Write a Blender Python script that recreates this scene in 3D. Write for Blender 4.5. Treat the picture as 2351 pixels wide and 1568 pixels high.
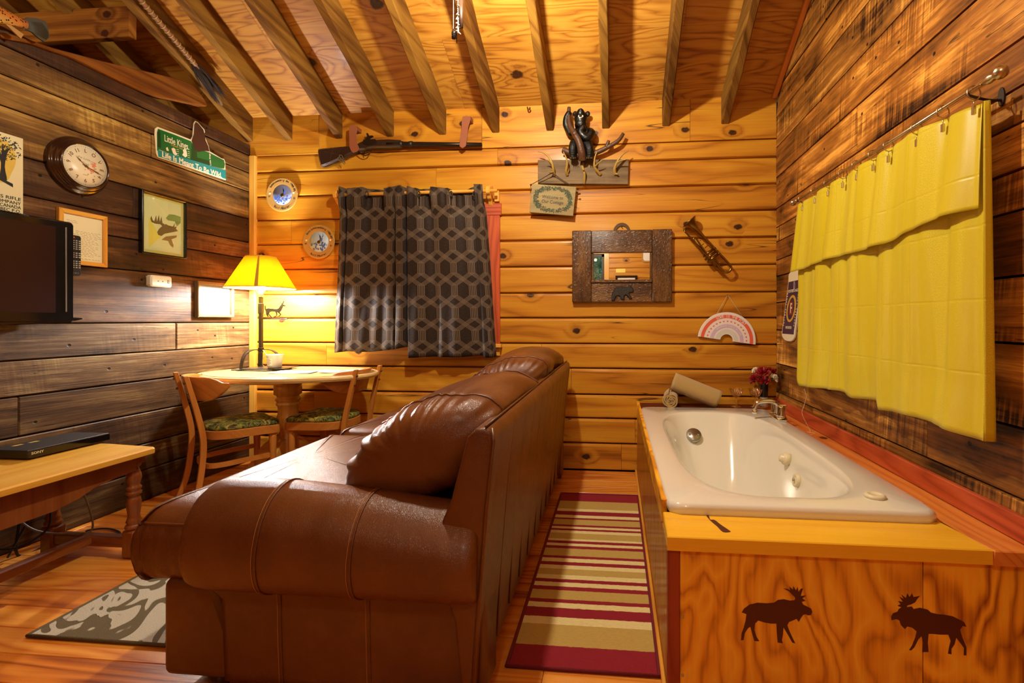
import bpy, bmesh, math, random
from math import sin, cos, pi, radians, sqrt, atan2
from mathutils import Matrix, Vector

for o in list(bpy.data.objects): bpy.data.objects.remove(o, do_unlink=True)
random.seed(7)
SC = bpy.context.scene
COL = SC.collection

# ------------------------------------------------------------------ camera
FPX, CPX, CPY, CAMH = 1100.0, 1310.0, 736.0, 1.10
YAW = math.atan(0.0952)
cam_d = bpy.data.cameras.new('camera'); cam = bpy.data.objects.new('camera', cam_d); COL.objects.link(cam)
cam_d.sensor_width = 36.0; cam_d.lens = FPX / 2351.0 * 36.0
cam_d.shift_x = (2351 / 2 - CPX) / 2351.0
cam_d.shift_y = (CPY - 1568 / 2) / 2351.0
cam_d.clip_start = 0.02
cam.location = (0, 0, CAMH); cam.rotation_euler = (pi / 2, 0, YAW)
SC.camera = cam

# ------------------------------------------------------------------ world, lamps, exposure
wd = bpy.data.worlds.new('sky'); SC.world = wd; wd.use_nodes = True
_bg = wd.node_tree.nodes['Background']; _bg.inputs[0].default_value = (0.55, 0.75, 1.0, 1); _bg.inputs[1].default_value = 1.2
SC.view_settings.view_transform = 'Standard'; SC.view_settings.look = 'None'
SC.view_settings.gamma = 1.0; SC.view_settings.use_curve_mapping = False
SC.view_settings.exposure = 0.0
SC.cycles.max_bounces = 6; SC.cycles.diffuse_bounces = 4; SC.cycles.glossy_bounces = 3; SC.cycles.transmission_bounces = 4; SC.cycles.transparent_max_bounces = 6
def lamp(name, loc, power, color, r):
    d = bpy.data.lights.new(name, 'POINT'); d.energy = power; d.color = color; d.shadow_soft_size = r
    o = bpy.data.objects.new(name, d); o.location = loc; COL.objects.link(o); return o
WARM = (1.0, 0.91, 0.72)
lamp('fan_bulb_light', (-0.55, 1.95, 2.72), 140, WARM, 0.04)
lamp('loft_light', (-3.75, 1.3, 2.55), 30, WARM, 0.05)
lamp('rear_fill_light', (-0.25, -0.75, 2.55), 40, WARM, 0.12)  # added warm fill behind the camera, no fixture belongs to it

# ------------------------------------------------------------------ pixel measuring (intersects a photo pixel's ray with a real plane)
_fw = (-sin(YAW), cos(YAW)); _rt = (cos(YAW), sin(YAW))
def P(px, py, x=None, y=None, z=None):
    a = (px - CPX) / FPX; b = -(py - CPY) / FPX
    d = (_fw[0] + a * _rt[0], _fw[1] + a * _rt[1], b)
    k = x / d[0] if x is not None else (y / d[1] if y is not None else (z - CAMH) / d[2])
    return Vector((d[0] * k, d[1] * k, CAMH + d[2] * k))
XL, XR, YB = -2.858, 1.129, 3.51
def FB(x=0, z=0, w=0):   # frame on the back wall: u right, v up, w out of the wall
    return Matrix(((1, 0, 0, x), (0, 0, -1, YB - w), (0, 1, 0, z), (0, 0, 0, 1)))
def FL(y=0, z=0, w=0):   # left wall
    return Matrix(((0, 0, 1, XL + w), (1, 0, 0, y), (0, 1, 0, z), (0, 0, 0, 1)))
def FR(y=0, z=0, w=0):   # right wall
    return Matrix(((0, 0, -1, XR - w), (-1, 0, 0, y), (0, 1, 0, z), (0, 0, 0, 1)))
def zoomed(pts, ox, oy, s): return [(ox + a / s, oy + b / s) for a, b in pts]
def tr(frame, pts, w=0.0):
    """pixels -> (u, v) in the wall frame, on its plane at distance w"""
    inv = frame.inverted(); out = []
    wdir = frame.to_3x3() @ Vector((0, 0, 1)); org = frame @ Vector((0, 0, w))
    for px, py in pts:
        if abs(wdir.x) > .5: p = P(px, py, x=org.x)
        elif abs(wdir.y) > .5: p = P(px, py, y=org.y)
        else: p = P(px, py, z=org.z)
        q = inv @ p; out.append((q.x, q.y))
    return out

# ------------------------------------------------------------------ mesh builder
class B:
    def __init__(s, axis='x', M=None):
        s.v = []; s.f = []; s.fm = []; s.fr = []; s.ft = []; s.fs = []; s.uv = []
        s.M = M or Matrix.Identity(4); s.axis = axis; s.mi = 0; s.tint = (1, 1, 1); s.rnd = None
    def add(s, V, F, smooth=False, mat=None, axis=None, rnd=None, tint=None, uvs=None):
        n = len(s.v); V = [Vector(p) for p in V]
        s.v += [s.M @ p for p in V]
        r = rnd if rnd is not None else (s.rnd if s.rnd is not None else random.random())
        ax = axis or s.axis
        for f in F:
            s.f.append([n + i for i in f]); s.fm.append(s.mi if mat is None else mat)
            s.fr.append(r); s.ft.append(tint or s.tint); s.fs.append(smooth)
            for i in f:
                p = V[i]
                if uvs: s.uv.append(uvs[i])
                elif ax == 'x': s.uv.append((p.x, p.y + p.z))
                elif ax == 'y': s.uv.append((p.y, p.x + p.z))
                elif ax == 'z': s.uv.append((p.z, p.x + p.y))
                else: s.uv.append(ax(p))
        return s
    def box(s, x0, x1, y0, y1, z0, z1, c=0.0, **k):
        if c <= 0:
            V = [(x, y, z) for z in (z0, z1) for y in (y0, y1) for x in (x0, x1)]
            F = [(0, 2, 3, 1), (4, 5, 7, 6), (0, 1, 5, 4), (2, 6, 7, 3), (0, 4, 6, 2), (1, 3, 7, 5)]
            return s.add(V, F, **k)
        bm = bmesh.new(); bmesh.ops.create_cube(bm, size=1)
        for v in bm.verts:
            v.co = Vector(((x0 + x1) / 2 + v.co.x * (x1 - x0), (y0 + y1) / 2 + v.co.y * (y1 - y0), (z0 + z1) / 2 + v.co.z * (z1 - z0)))
        bmesh.ops.bevel(bm, geom=bm.edges[:], offset=c, segments=k.pop('seg', 1), affect='EDGES', profile=.6)
        return s._bm(bm, **k)
    def _bm(s, bm, **k):
        bm.verts.index_update()
        V = [v.co.copy() for v in bm.verts]; F = [[v.index for v in f.verts] for f in bm.faces]
        bm.free(); return s.add(V, F, **k)
    def prism(s, poly, w0, w1, c=0.0, **k):
        a = sum(poly[i][0] * poly[(i + 1) % len(poly)][1] - poly[(i + 1) % len(poly)][0] * poly[i][1] for i in range(len(poly)))
        if a < 0: poly = poly[::-1]
        n = len(poly); V = [(p[0], p[1], w0) for p in poly]; F = [list(range(n))[::-1]]
        if c > 0:
            ins = []
            for i in range(n):
                p, q, r = Vector(poly[i - 1]), Vector(poly[i]), Vector(poly[(i + 1) % n])
                d1 = (q - p); d2 = (r - q)
                if d1.length < 1e-7 or d2.length < 1e-7: ins.append(tuple(q)); continue
                d1.normalize(); d2.normalize()
                nn = Vector((-d1.y - d2.y, d1.x + d2.x))
                if nn.length < 1e-4: nn = Vector((-d1.y, d1.x))
                nn.normalize(); m = max(.4, nn.dot(Vector((-d1.y, d1.x))))
                ins.append((q.x + nn.x * c / m, q.y + nn.y * c / m))
            V += [(p[0], p[1], w1 - c) for p in poly] + [(p[0], p[1], w1) for p in ins]; L = 3
        else:
            V += [(p[0], p[1], w1) for p in poly]; L = 2
        for l in range(L - 1):
            for i in range(n):
                j = (i + 1) % n; F.append((l * n + i, l * n + j, (l + 1) * n + j, (l + 1) * n + i))
        F.append([(L - 1) * n + i for i in range(n)])
        return s.add(V, F, **k)
    def loft(s, rings, cap=True, closed=True, smooth=True, loop=False, **k):
        n = len(rings[0]); V = [p for r in rings for p in r]; F = []; R = len(rings)
        for a in range(R if loop else R - 1):
            b = (a + 1) % R
            for i in range(n if closed else n - 1):
                j = (i + 1) % n; F.append((a * n + i, a * n + j, b * n + j, b * n + i))
        if cap and not loop: F.append(list(range(n))[::-1]); F.append([(R - 1) * n + i for i in range(n)])
        return s.add(V, F, smooth=smooth, **k)
    def tube(s, path, r, seg=10, loop=False, flat=1.0, **k):
        path = [Vector(p) for p in path]; n = len(path)
        rs = r if isinstance(r, (list, tuple)) else [r] * n
        rings = []; up = None
        for i in range(n):
            if loop: t = path[(i + 1) % n] - path[i - 1]
            else: t = path[min(i + 1, n - 1)] - path[max(i - 1, 0)]
            t.normalize()
            if up is None:
                up = Vector((0, 0, 1)) if abs(t.z) < .9 else Vector((1, 0, 0))
            up = (up - t * up.dot(t)).normalized(); sd = t.cross(up)
            rings.append([path[i] + (up * cos(2 * pi * a / seg) * flat + sd * sin(2 * pi * a / seg)) * rs[i] for a in range(seg)])
        k.setdefault('axis', 'z'); return s.loft(rings, loop=loop, **k)
    def lathe(s, prof, o=(0, 0, 0), seg=24, ax='z', cap=True, a0=0, **k):
        o = Vector(o); rings = []
        for r, h in prof:
            ring = []
            for i in range(seg):
                c, d = r * cos(a0 + 2 * pi * i / seg), r * sin(a0 + 2 * pi * i / seg)
                ring.append(o + (Vector((c, d, h)) if ax == 'z' else Vector((h, c, d)) if ax == 'x' else Vector((d, h, c))))
            rings.append(ring)
        k.setdefault('axis', ax); return s.loft(rings, cap=cap, **k)
    def ell(s, c, r, seg=16, rot=None, e=1.0, **k):
        c = Vector(c); rings = []; n = seg // 2
        f = lambda q: math.copysign(abs(q) ** e, q)
        for j in range(n + 1):
            t = -pi / 2 + pi * j / n; ring = []
            for i in range(seg):
                a = 2 * pi * i / seg
                q = Vector((r[0] * f(cos(t)) * f(cos(a)), r[1] * f(cos(t)) * f(sin(a)), r[2] * f(sin(t))))
                if rot: q = rot @ q
                ring.append(c + q)
            rings.append(ring)
        return s.loft(rings, cap=False, **k)
    def grid(s, fn, nu, nv, smooth=True, **k):
        V = [fn(i / nu, j / nv) for j in range(nv + 1) for i in range(nu + 1)]
        F = [(j * (nu + 1) + i, j * (nu + 1) + i + 1, (j + 1) * (nu + 1) + i + 1, (j + 1) * (nu + 1) + i) for j in range(nv) for i in range(nu)]
        return s.add(V, F, smooth=smooth, **k)
    def text(s, body, size, at=(0, 0, 0), rot=0.0, depth=0.0006, sx=1.0, bold=0.0, align='CENTER', shear=0.0, M=None, **k):
        V, F = glyphs(body, bold, align, shear)
        c, d = cos(rot), sin(rot); W = []
        for p in V:
            x, y = p[0] * size * sx, p[1] * size
            q = Vector((at[0] + x * c - y * d, at[1] + x * d + y * c, at[2] + (depth * p[2] / .01 if p[2] > 0 else 0)))
            W.append(M @ q if M else q)
        return s.add(W, F, **k)
    def arc_text(s, body, size, R, a0, a1, at=(0, 0, 0), inside=False, **k):
        n = len(body)
        for i, ch in enumerate(body):
            if ch == ' ': continue
            a = a0 + (a1 - a0) * (i + .5) / n
            s.text(ch, size, (at[0] + R * cos(a), at[1] + R * sin(a), at[2]), a + pi / 2 if inside else a - pi / 2, **k)
        return s
    def build(s, name, mats, parent=None, loc=None, label=None, mods=()):
        if not isinstance(mats, (list, tuple)): mats = [mats]
        if parent is not None: o0 = origin_of(parent)
        elif loc is not None: o0 = Vector(loc)
        else:
            xs = [p.x for p in s.v]; ys = [p.y for p in s.v]; zs = [p.z for p in s.v]
            o0 = Vector(((min(xs) + max(xs)) / 2, (min(ys) + max(ys)) / 2, min(zs)))
        me = bpy.data.meshes.new(name)
        me.from_pydata([p - o0 for p in s.v], [], s.f)
        me.polygons.foreach_set('material_index', s.fm); me.polygons.foreach_set('use_smooth', s.fs)
        uvl = me.uv_layers.new(name='UVMap'); uvl.data.foreach_set('uv', [c for u in s.uv for c in u])
        at = me.attributes.new('rnd', 'FLOAT', 'FACE'); at.data.foreach_set('value', s.fr)
        at = me.attributes.new('tint', 'FLOAT_COLOR', 'FACE'); at.data.foreach_set('color', [c for t in s.ft for c in (t[0], t[1], t[2], 1)])
        for m in mats: me.materials.append(m)
        me.update()
        ob = bpy.data.objects.new(name, me); COL.objects.link(ob)
        if parent is not None: ob.parent = parent
        else: ob.location = o0
        if label: ob['label'] = label
        for kind, kw in mods:
            md = ob.modifiers.new(kind.lower(), kind)
            for a, b in kw.items(): setattr(md, a, b)
        return ob
def origin_of(p):
    v = Vector((0, 0, 0))
    while p is not None: v += Vector(p.location); p = p.parent
    return v
_gl = {}
def glyphs(body, bold, align, shear):
    key = (body, bold, align, shear)
    if key not in _gl:
        cu = bpy.data.curves.new('t', 'FONT'); cu.body = body; cu.size = 1; cu.extrude = .01; cu.align_x = align; cu.align_y = 'CENTER'
        cu.shear = shear; cu.resolution_u = 3
        ob = bpy.data.objects.new('t', cu); COL.objects.link(ob)
        dg = bpy.context.evaluated_depsgraph_get(); me = bpy.data.meshes.new_from_object(ob.evaluated_get(dg))
        V = [tuple(v.co) for v in me.vertices]; F = [list(p.vertices) for p in me.polygons]; n = len(V); W = []; H = []
        for k, (dx, dy) in enumerate([(0, 0)] + ([(bold, 0), (-bold, 0), (0, bold * .6), (0, -bold * .6)] if bold > .003 else [])):
            W += [(x + dx, y + dy, z * (1 + .16 * k)) for x, y, z in V]; H += [[i + k * n for i in f] for f in F]
        _gl[key] = (W, H)
        bpy.data.objects.remove(ob); bpy.data.curves.remove(cu); bpy.data.meshes.remove(me)
    return _gl[key]
def tag(o, label, cat, group=None):
    o['label'] = label; o['category'] = cat
    if group: o['group'] = group
    return o
def thing(name, label, cat, loc=(0, 0, 0), group=None):
    o = bpy.data.objects.new(name, None); o.empty_display_size = .1; o.location = loc; COL.objects.link(o)
    return tag(o, label, cat, group)
def struct(o): o['kind'] = 'structure'; return o
def dup(root, loc, rotz, label):
    r = root.copy(); COL.objects.link(r); r.location = loc; r.rotation_euler = (0, 0, rotz); r['label'] = label
    for ch in list(root.children):
        c = ch.copy(); COL.objects.link(c); c.parent = r
        for g in list(ch.children):
            d = g.copy(); COL.objects.link(d); d.parent = c
    return r
def spline(pts, n=8, closed=False):
    P_ = [Vector(p) for p in pts]; out = []; N = len(P_)
    for i in range(N if closed else N - 1):
        if closed: a, b, c, d = P_[i - 1], P_[i], P_[(i + 1) % N], P_[(i + 2) % N]
        else: a, b, c, d = P_[max(i - 1, 0)], P_[i], P_[i + 1], P_[min(i + 2, N - 1)]
        for j in range(n):
            t = j / n
            out.append(.5 * ((2 * b) + (c - a) * t + (2 * a - 5 * b + 4 * c - d) * t * t + (3 * b - a - 3 * c + d) * t ** 3))
    if not closed: out.append(P_[-1])
    return out
def sp2(pts, n=5, closed=True):
    return [(p.x, p.y) for p in spline([(a, b, 0) for a, b in pts], n, closed)]
def rrect(x0, x1, y0, y1, r, n=5):
    out = []
    for cx, cy, a in ((x1 - r, y1 - r, 0), (x0 + r, y1 - r, 90), (x0 + r, y0 + r, 180), (x1 - r, y0 + r, 270)):
        for i in range(n + 1):
            t = radians(a + 90 * i / n); out.append((cx + r * cos(t), cy + r * sin(t)))
    return out
def circ(cx, cy, r, n=32, ry=None):
    return [(cx + r * cos(2 * pi * i / n), cy + (ry or r) * sin(2 * pi * i / n)) for i in range(n)]

# ------------------------------------------------------------------ materials
class G:
    def __init__(s, name):
        s.m = bpy.data.materials.new(name); s.m.use_nodes = True; s.t = s.m.node_tree; s.t.nodes.clear()
        s.out = s.t.nodes.new('ShaderNodeOutputMaterial')
    def n(s, typ, props=None, **ins):
        nd = s.t.nodes.new('ShaderNode' + typ)
        for a, b in (props or {}).items(): setattr(nd, a, b)
        for a, b in ins.items():
            key = int(a[1:]) if a[0] == '_' else a.replace('__', ' ')
            s.set(nd.inputs[key], b)
        return nd
    def set(s, sock, b):
        if hasattr(b, 'is_output'): s.t.links.new(b, sock)
        elif isinstance(b, (tuple, list)) and sock.type == 'RGBA' and len(b) == 3: sock.default_value = (*b, 1)
        else: sock.default_value = b
    def math(s, op, a, b=None, c=None, clamp=False):
        nd = s.t.nodes.new('ShaderNodeMath'); nd.operation = op; nd.use_clamp = clamp
        for i, q in enumerate((a, b, c)):
            if q is not None: s.set(nd.inputs[i], q)
        return nd.outputs[0]
    def uv(s):
        nd = s.n('UVMap'); sp = s.n('SeparateXYZ', _0=nd.outputs[0]); return sp.outputs[0], sp.outputs[1]
    def rnd(s): return s.n('Attribute', {'attribute_name': 'rnd'}).outputs['Fac']
    def tint(s): return s.n('Attribute', {'attribute_name': 'tint'}).outputs['Color']
    def vec(s, x, y, z=0.0): return s.n('CombineXYZ', _0=x, _1=y, _2=z).outputs[0]
    def noise(s, v, scale=1.0, det=2.0, rough=.5, dist=0.0):
        return s.n('TexNoise', Vector=v, Scale=scale, Detail=det, Roughness=rough, Distortion=dist).outputs['Fac']
    def ramp(s, f, stops, interp='LINEAR'):
        nd = s.n('ValToRGB', _0=f); cr = nd.color_ramp; cr.interpolation = interp
        while len(cr.elements) < len(stops): cr.elements.new(.5)
        for e, (p, c) in zip(cr.elements, stops):
            e.position = p; e.color = (*c, 1) if len(c) == 3 else c
        return nd.outputs[0]
    def mix(s, f, a, b, mode='MIX'):
        nd = s.t.nodes.new('ShaderNodeMix'); nd.data_type = 'RGBA'; nd.blend_type = mode
        s.set(nd.inputs[0], f); s.set(nd.inputs[6], a); s.set(nd.inputs[7], b); return nd.outputs[2]
    def sstep(s, x, a, b):
        nd = s.n('MapRange', {'interpolation_type': 'SMOOTHSTEP'}); s.set(nd.inputs[0], x)
        nd.inputs[1].default_value = a; nd.inputs[2].default_value = b; return nd.outputs[0]
    def bump(s, h, strength=.3, dist=.01): return s.n('Bump', Strength=strength, Distance=dist, Height=h).outputs[0]
    def pbr(s, **k):
        nd = s.n('BsdfPrincipled')
        for a, b in k.items(): s.set(nd.inputs[a.replace('__', ' ')], b)
        s.t.links.new(nd.outputs[0], s.out.inputs[0]); return s.m

def wood(name, cols, bands=5.0, contrast=1.0, knots=.35, kcol=(.035, .008, .002), rough=.42, bump=.25, fine=90.0, bpow=1.6, coat=0.0, blot=.25, warp=.9, kscale=4.0, var=.25, spec=.4, cracks=0.0, wu=.55, wv=4.2):
    """figured wood: contour lines of a stretched noise, fibres, knots with the grain flowing round them"""
    g = G(name); u, v = g.uv(); r = g.rnd(); z = g.math('MULTIPLY', r, 53.0)
    kv = g.n('TexVoronoi', {'feature': 'F1', 'voronoi_dimensions': '2D'}, Vector=g.vec(g.math('ADD', g.math('MULTIPLY', u, .75), z), g.math('MULTIPLY', v, 1.05)), Scale=kscale)
    kd = g.math('ADD', kv.outputs['Distance'], g.math('MULTIPLY', g.math('SUBTRACT', g.noise(g.vec(u, v, z), 38.0, 1), .5), .06)); kr = g.n('SeparateXYZ', _0=kv.outputs['Color']).outputs[0]
    kon = g.math('LESS_THAN', kr, knots); ks = g.math('MULTIPLY', kr, .25)
    kn = g.math('MULTIPLY', g.math('SUBTRACT', 1.0, g.sstep(kd, .065, .10)), kon)
    halo = g.math('MULTIPLY', g.math('SUBTRACT', 1.0, g.sstep(kd, .05, .34)), kon)
    w1 = g.noise(g.vec(g.math('MULTIPLY', u, wu), g.math('MULTIPLY', v, wv), z), 1.0, 2.5, .5, .4)
    f = g.math('ADD', g.math('MULTIPLY', v, 1.3), g.math('ADD', g.math('MULTIPLY', w1, warp), g.math('MULTIPLY', halo, .22)))
    pp = g.math('PINGPONG', g.math('MULTIPLY', f, bands), .5)
    band = g.math('POWER', g.math('MULTIPLY', pp, 2.0), bpow)
    fib = g.noise(g.vec(g.math('MULTIPLY', u, 3.0), g.math('MULTIPLY', v, fine), z), 1.0, 3.0, .6)
    bl = g.noise(g.vec(g.math('MULTIPLY', u, 1.2), g.math('MULTIPLY', v, 3.0), g.math('ADD', z, 9.0)), 1.0, 3.0, .6)
    t = g.math('ADD', g.math('MULTIPLY', band, .42 * contrast), g.math('ADD', g.math('MULTIPLY', g.math('SUBTRACT', fib, .5), .55), g.math('MULTIPLY', g.math('SUBTRACT', bl, .45), blot * 2)))
    t = g.math('ADD', t, g.math('ADD', .16, g.math('MULTIPLY', g.math('SUBTRACT', r, .5), var)))
    c = g.ramp(t, [(0.0, cols[0]), (.5, cols[1]), (1.0, cols[2])])
    c = g.mix(g.math('MULTIPLY', halo, .35), c, cols[2])
    kc = g.noise(g.vec(u, v, z), 60, 2)
    c = g.mix(g.math('MULTIPLY', kn, g.math('ADD', .82, g.math('MULTIPLY', kc, .3)), clamp=True), c, kcol)
    if cracks:
        cn = g.noise(g.vec(g.math('MULTIPLY', u, .45), g.math('MULTIPLY', v, 7.0), g.math('ADD', z, 17.0)), 1.0, 2.0, .5, .5)
        cm = g.sstep(g.noise(g.vec(g.math('MULTIPLY', u, 1.1), g.math('MULTIPLY', v, 2.0), g.math('ADD', z, 31.0)), 1.0, 1.0), .50, .60)
        c = g.mix(g.math('MULTIPLY', g.math('MULTIPLY', g.math('SUBTRACT', 1.0, g.sstep(g.math('ABSOLUTE', g.math('SUBTRACT', cn, .5)), .0, .007)), cm), cracks), c, (.03, .008, .002))
    c = g.mix(1.0, c, g.tint(), 'MULTIPLY')
    nb = g.bump(fib, bump * .8, .004)
    return g.pbr(Base__Color=c, Roughness=g.math('ADD', rough - .08, g.math('MULTIPLY', fib, .2)), Normal=nb, Coat__Weight=coat, Coat__Roughness=.15, Specular__IOR__Level=spec)

def barn(name, rough=.6, bump=.6, cols=((.36, .245, .10), (.125, .063, .022), (.020, .008, .003)), saw=.32, spec=.25):
    """weathered rough sawn boards; each board's hue sits in the tint attribute"""
    g = G(name); u, v = g.uv(); r = g.rnd(); z = g.math('MULTIPLY', r, 71.0)
    bl = g.noise(g.vec(g.math('MULTIPLY', u, 1.6), g.math('MULTIPLY', v, 5.0), z), 1.0, 5.0, .65, .5)
    fib = g.noise(g.vec(g.math('MULTIPLY', u, 2.5), g.math('MULTIPLY', v, 110.0), z), 1.0, 4.0, .65)
    gr = g.noise(g.vec(g.math('MULTIPLY', u, .9), g.math('MULTIPLY', v, 22.0), z), 1.0, 4.0, .6, 1.0)
    sw = g.noise(g.vec(g.math('ADD', g.math('MULTIPLY', u, 75.0), g.math('MULTIPLY', v, 9.0)), g.math('MULTIPLY', v, 2.0), z), 1.0, 2.0, .7)
    sm = g.sstep(g.noise(g.vec(g.math('MULTIPLY', u, 2.2), g.math('MULTIPLY', v, 3.0), g.math('ADD', z, 5.0)), 1.0, 2.0), .45, .65)
    swm = g.math('MULTIPLY', g.math('MULTIPLY', g.math('SUBTRACT', sw, .5), sm), saw)
    t = g.math('ADD', g.math('SUBTRACT', g.math('MULTIPLY', bl, 1.25), .25), g.math('ADD', g.math('MULTIPLY', g.math('SUBTRACT', fib, .5), .32), g.math('ADD', g.math('MULTIPLY', g.math('SUBTRACT', gr, .5), .65), swm)))
    c = g.ramp(t, [(.12, cols[2]), (.42, cols[1]), (.75, cols[0])])
    cr = g.noise(g.vec(g.math('MULTIPLY', u, .8), g.math('MULTIPLY', v, 30.0), g.math('ADD', z, 3.0)), 1.0, 3.0, .5, .8)
    crack = g.math('MULTIPLY', g.math('SUBTRACT', 1.0, g.sstep(g.math('ABSOLUTE', g.math('SUBTRACT', cr, .5)), .0, .012)), g.math('GREATER_THAN', bl, .55))
    kv = g.n('TexVoronoi', {'feature': 'F1', 'voronoi_dimensions': '2D'}, Vector=g.vec(g.math('ADD', g.math('MULTIPLY', u, .8), z), v), Scale=7.0)
    hole = g.math('MULTIPLY', g.math('SUBTRACT', 1.0, g.sstep(kv.outputs['Distance'], .03, .06)), g.math('LESS_THAN', g.n('SeparateXYZ', _0=kv.outputs['Color']).outputs[0], .3))
    c = g.mix(g.math('MAXIMUM', g.math('MULTIPLY', crack, .8), hole), c, (.012, .005, .002))
    c = g.mix(1.0, c, g.tint(), 'MULTIPLY')
    h = g.math('ADD', g.math('MULTIPLY', fib, .5), g.math('SUBTRACT', g.math('MULTIPLY', gr, .6), g.math('MULTIPLY', hole, .8)))
    return g.pbr(Base__Color=c, Roughness=rough, Normal=g.bump(h, bump, .006), Specular__IOR__Level=spec)

def plain(name, col, rough=.5, metal=0.0, coat=0.0, bump=0.0, bscale=200.0, var=0.0, spec=.5, sheen=0.0):
    g = G(name); c = col; k = {}
    tc = g.n('TexCoord').outputs['Object']
    if var:
        nn = g.noise(tc, bscale * .15, 4, .6)
        c = g.mix(g.math('MULTIPLY', nn, var), col, tuple(q * .25 for q in col))
    if bump: k['Normal'] = g.bump(g.noise(tc, bscale, 3, .6), bump, .004)
    c = g.mix(1.0, c if hasattr(c, 'is_output') else (*col, 1), g.tint(), 'MULTIPLY')
    return g.pbr(Base__Color=c, Roughness=rough, Metallic=metal, Coat__Weight=coat, Coat__Roughness=.08, Specular__IOR__Level=spec, Sheen__Weight=sheen, **k)

PINE = wood('pine_siding', ((.67, .32, .022), (.53, .20, .012), (.20, .05, .003)), bands=4.5, knots=.30, coat=.10, rough=.42, spec=.3, contrast=1.2, cracks=.9)
PINE_TRIM = wood('pine_trim', ((.86, .46, .07), (.72, .32, .035), (.4, .13, .015)), bands=7, knots=.06, coat=.2)
PLY = wood('plywood_sheathing', ((.66, .34, .05), (.52, .215, .022), (.20, .05, .005)), bands=8, contrast=1.25, knots=.2, kscale=2.6, warp=1.7, wu=.9, wv=4.6, rough=.5, bump=.2, coat=.05)
PANEL = wood('stained_plywood', ((1.0, .58, .045), (.86, .38, .02), (.30, .062, .004)), bands=4, bpow=.9, contrast=1.5, knots=.03, warp=2.6, rough=.4, coat=.2, kscale=3, wu=1.5, wv=4.0)
DECK = wood('yellow_pine_boards', ((.95, .55, .03), (.86, .44, .02), (.6, .22, .012)), bands=5, knots=.12, coat=.35, rough=.36, contrast=.7)
CEDAR = wood('cedar_boards', ((.82, .32, .06), (.68, .21, .035), (.38, .08, .012)), bands=9, knots=.14, coat=.25, rough=.4)
REDWOOD = wood('red_stained_trim', ((.62, .12, .035), (.48, .075, .02), (.24, .03, .008)), bands=10, knots=.10, coat=.2, rough=.42, contrast=1.3)
DARKRED = wood('dark_red_post', ((.36, .06, .02), (.27, .035, .012), (.12, .012, .004)), bands=12, knots=.05, rough=.5)
FLOORW = wood('heart_pine_floor', ((.80, .33, .045), (.64, .19, .018), (.26, .048, .005)), bands=8, contrast=1.3, knots=.05, coat=.5, rough=.33, warp=1.3, var=.5)
OAK = wood('honey_oak', ((.82, .45, .10), (.68, .32, .055), (.38, .14, .02)), bands=9, knots=0, coat=.45, rough=.32, contrast=.8, fine=140, var=.1)
TTOP = wood('pale_table_top', ((.86, .64, .3), (.8, .54, .2), (.6, .34, .1)), bands=6, knots=0, coat=.5, rough=.3, contrast=.6, fine=140, var=.1)
CHAIRW = wood('chair_beech', ((.62, .25, .045), (.48, .16, .025), (.22, .055, .008)), bands=6, knots=0, coat=.4, rough=.35, contrast=.6, fine=120, var=.15)
CTOP = wood('honey_console_top', ((.80, .46, .07), (.70, .34, .035), (.42, .15, .012)), bands=6, knots=0, coat=.4, rough=.33, contrast=.8, fine=140, var=.1)
MAHOG = wood('console_walnut', ((.27, .085, .020), (.19, .048, .010), (.08, .016, .004)), bands=7, knots=0, coat=.5, rough=.3, contrast=.8, var=.1)
RAFTER = wood('rough_rafter', ((.30, .145, .022), (.14, .055, .008), (.035, .011, .002)), bands=5, knots=.12, rough=.7, bump=.6, blot=.6, contrast=.9, var=.3, spec=.15)
BARN = barn('barn_boards')
BARNR = barn('barn_boards_charred', cols=((1.0, .48, .08), (.32, .115, .016), (.026, .008, .002)), saw=1.0, rough=.5)
GREYWOOD = barn('grey_driftwood', cols=((.32, .21, .10), (.20, .125, .055), (.085, .048, .02)), saw=.2)
SIGNWOOD = wood('washed_sign_board', ((.36, .28, .12), (.27, .20, .08), (.13, .085, .03)), bands=9, knots=0, rough=.7, contrast=.7)
def mirror_wood():
    g = G('hammered_frame_wood'); u, v = g.uv(); r = g.rnd(); z = g.math('MULTIPLY', r, 40.0)
    n1 = g.noise(g.vec(g.math('MULTIPLY', u, 3.0), g.math('MULTIPLY', v, 8.0), z), 1, 4, .6)
    vv = g.noise(g.vec(g.math('MULTIPLY', g.math('ADD', u, g.math('MULTIPLY', v, .5)), 26.0), g.math('MULTIPLY', v, 60.0), z), 1.0, 2.0, .5, 1.6)
    c = g.ramp(n1, [(.25, (.025, .008, .003)), (.5, (.11, .042, .010)), (.78, (.27, .125, .028))])
    c = g.mix(g.math('MULTIPLY', g.sstep(vv, .5, .7), .7), c, (.03, .010, .003))
    return g.pbr(Base__Color=c, Roughness=.33, Normal=g.bump(vv, .7, .008), Coat__Weight=.3, Coat__Roughness=.15)
MIRW = mirror_wood()
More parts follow.
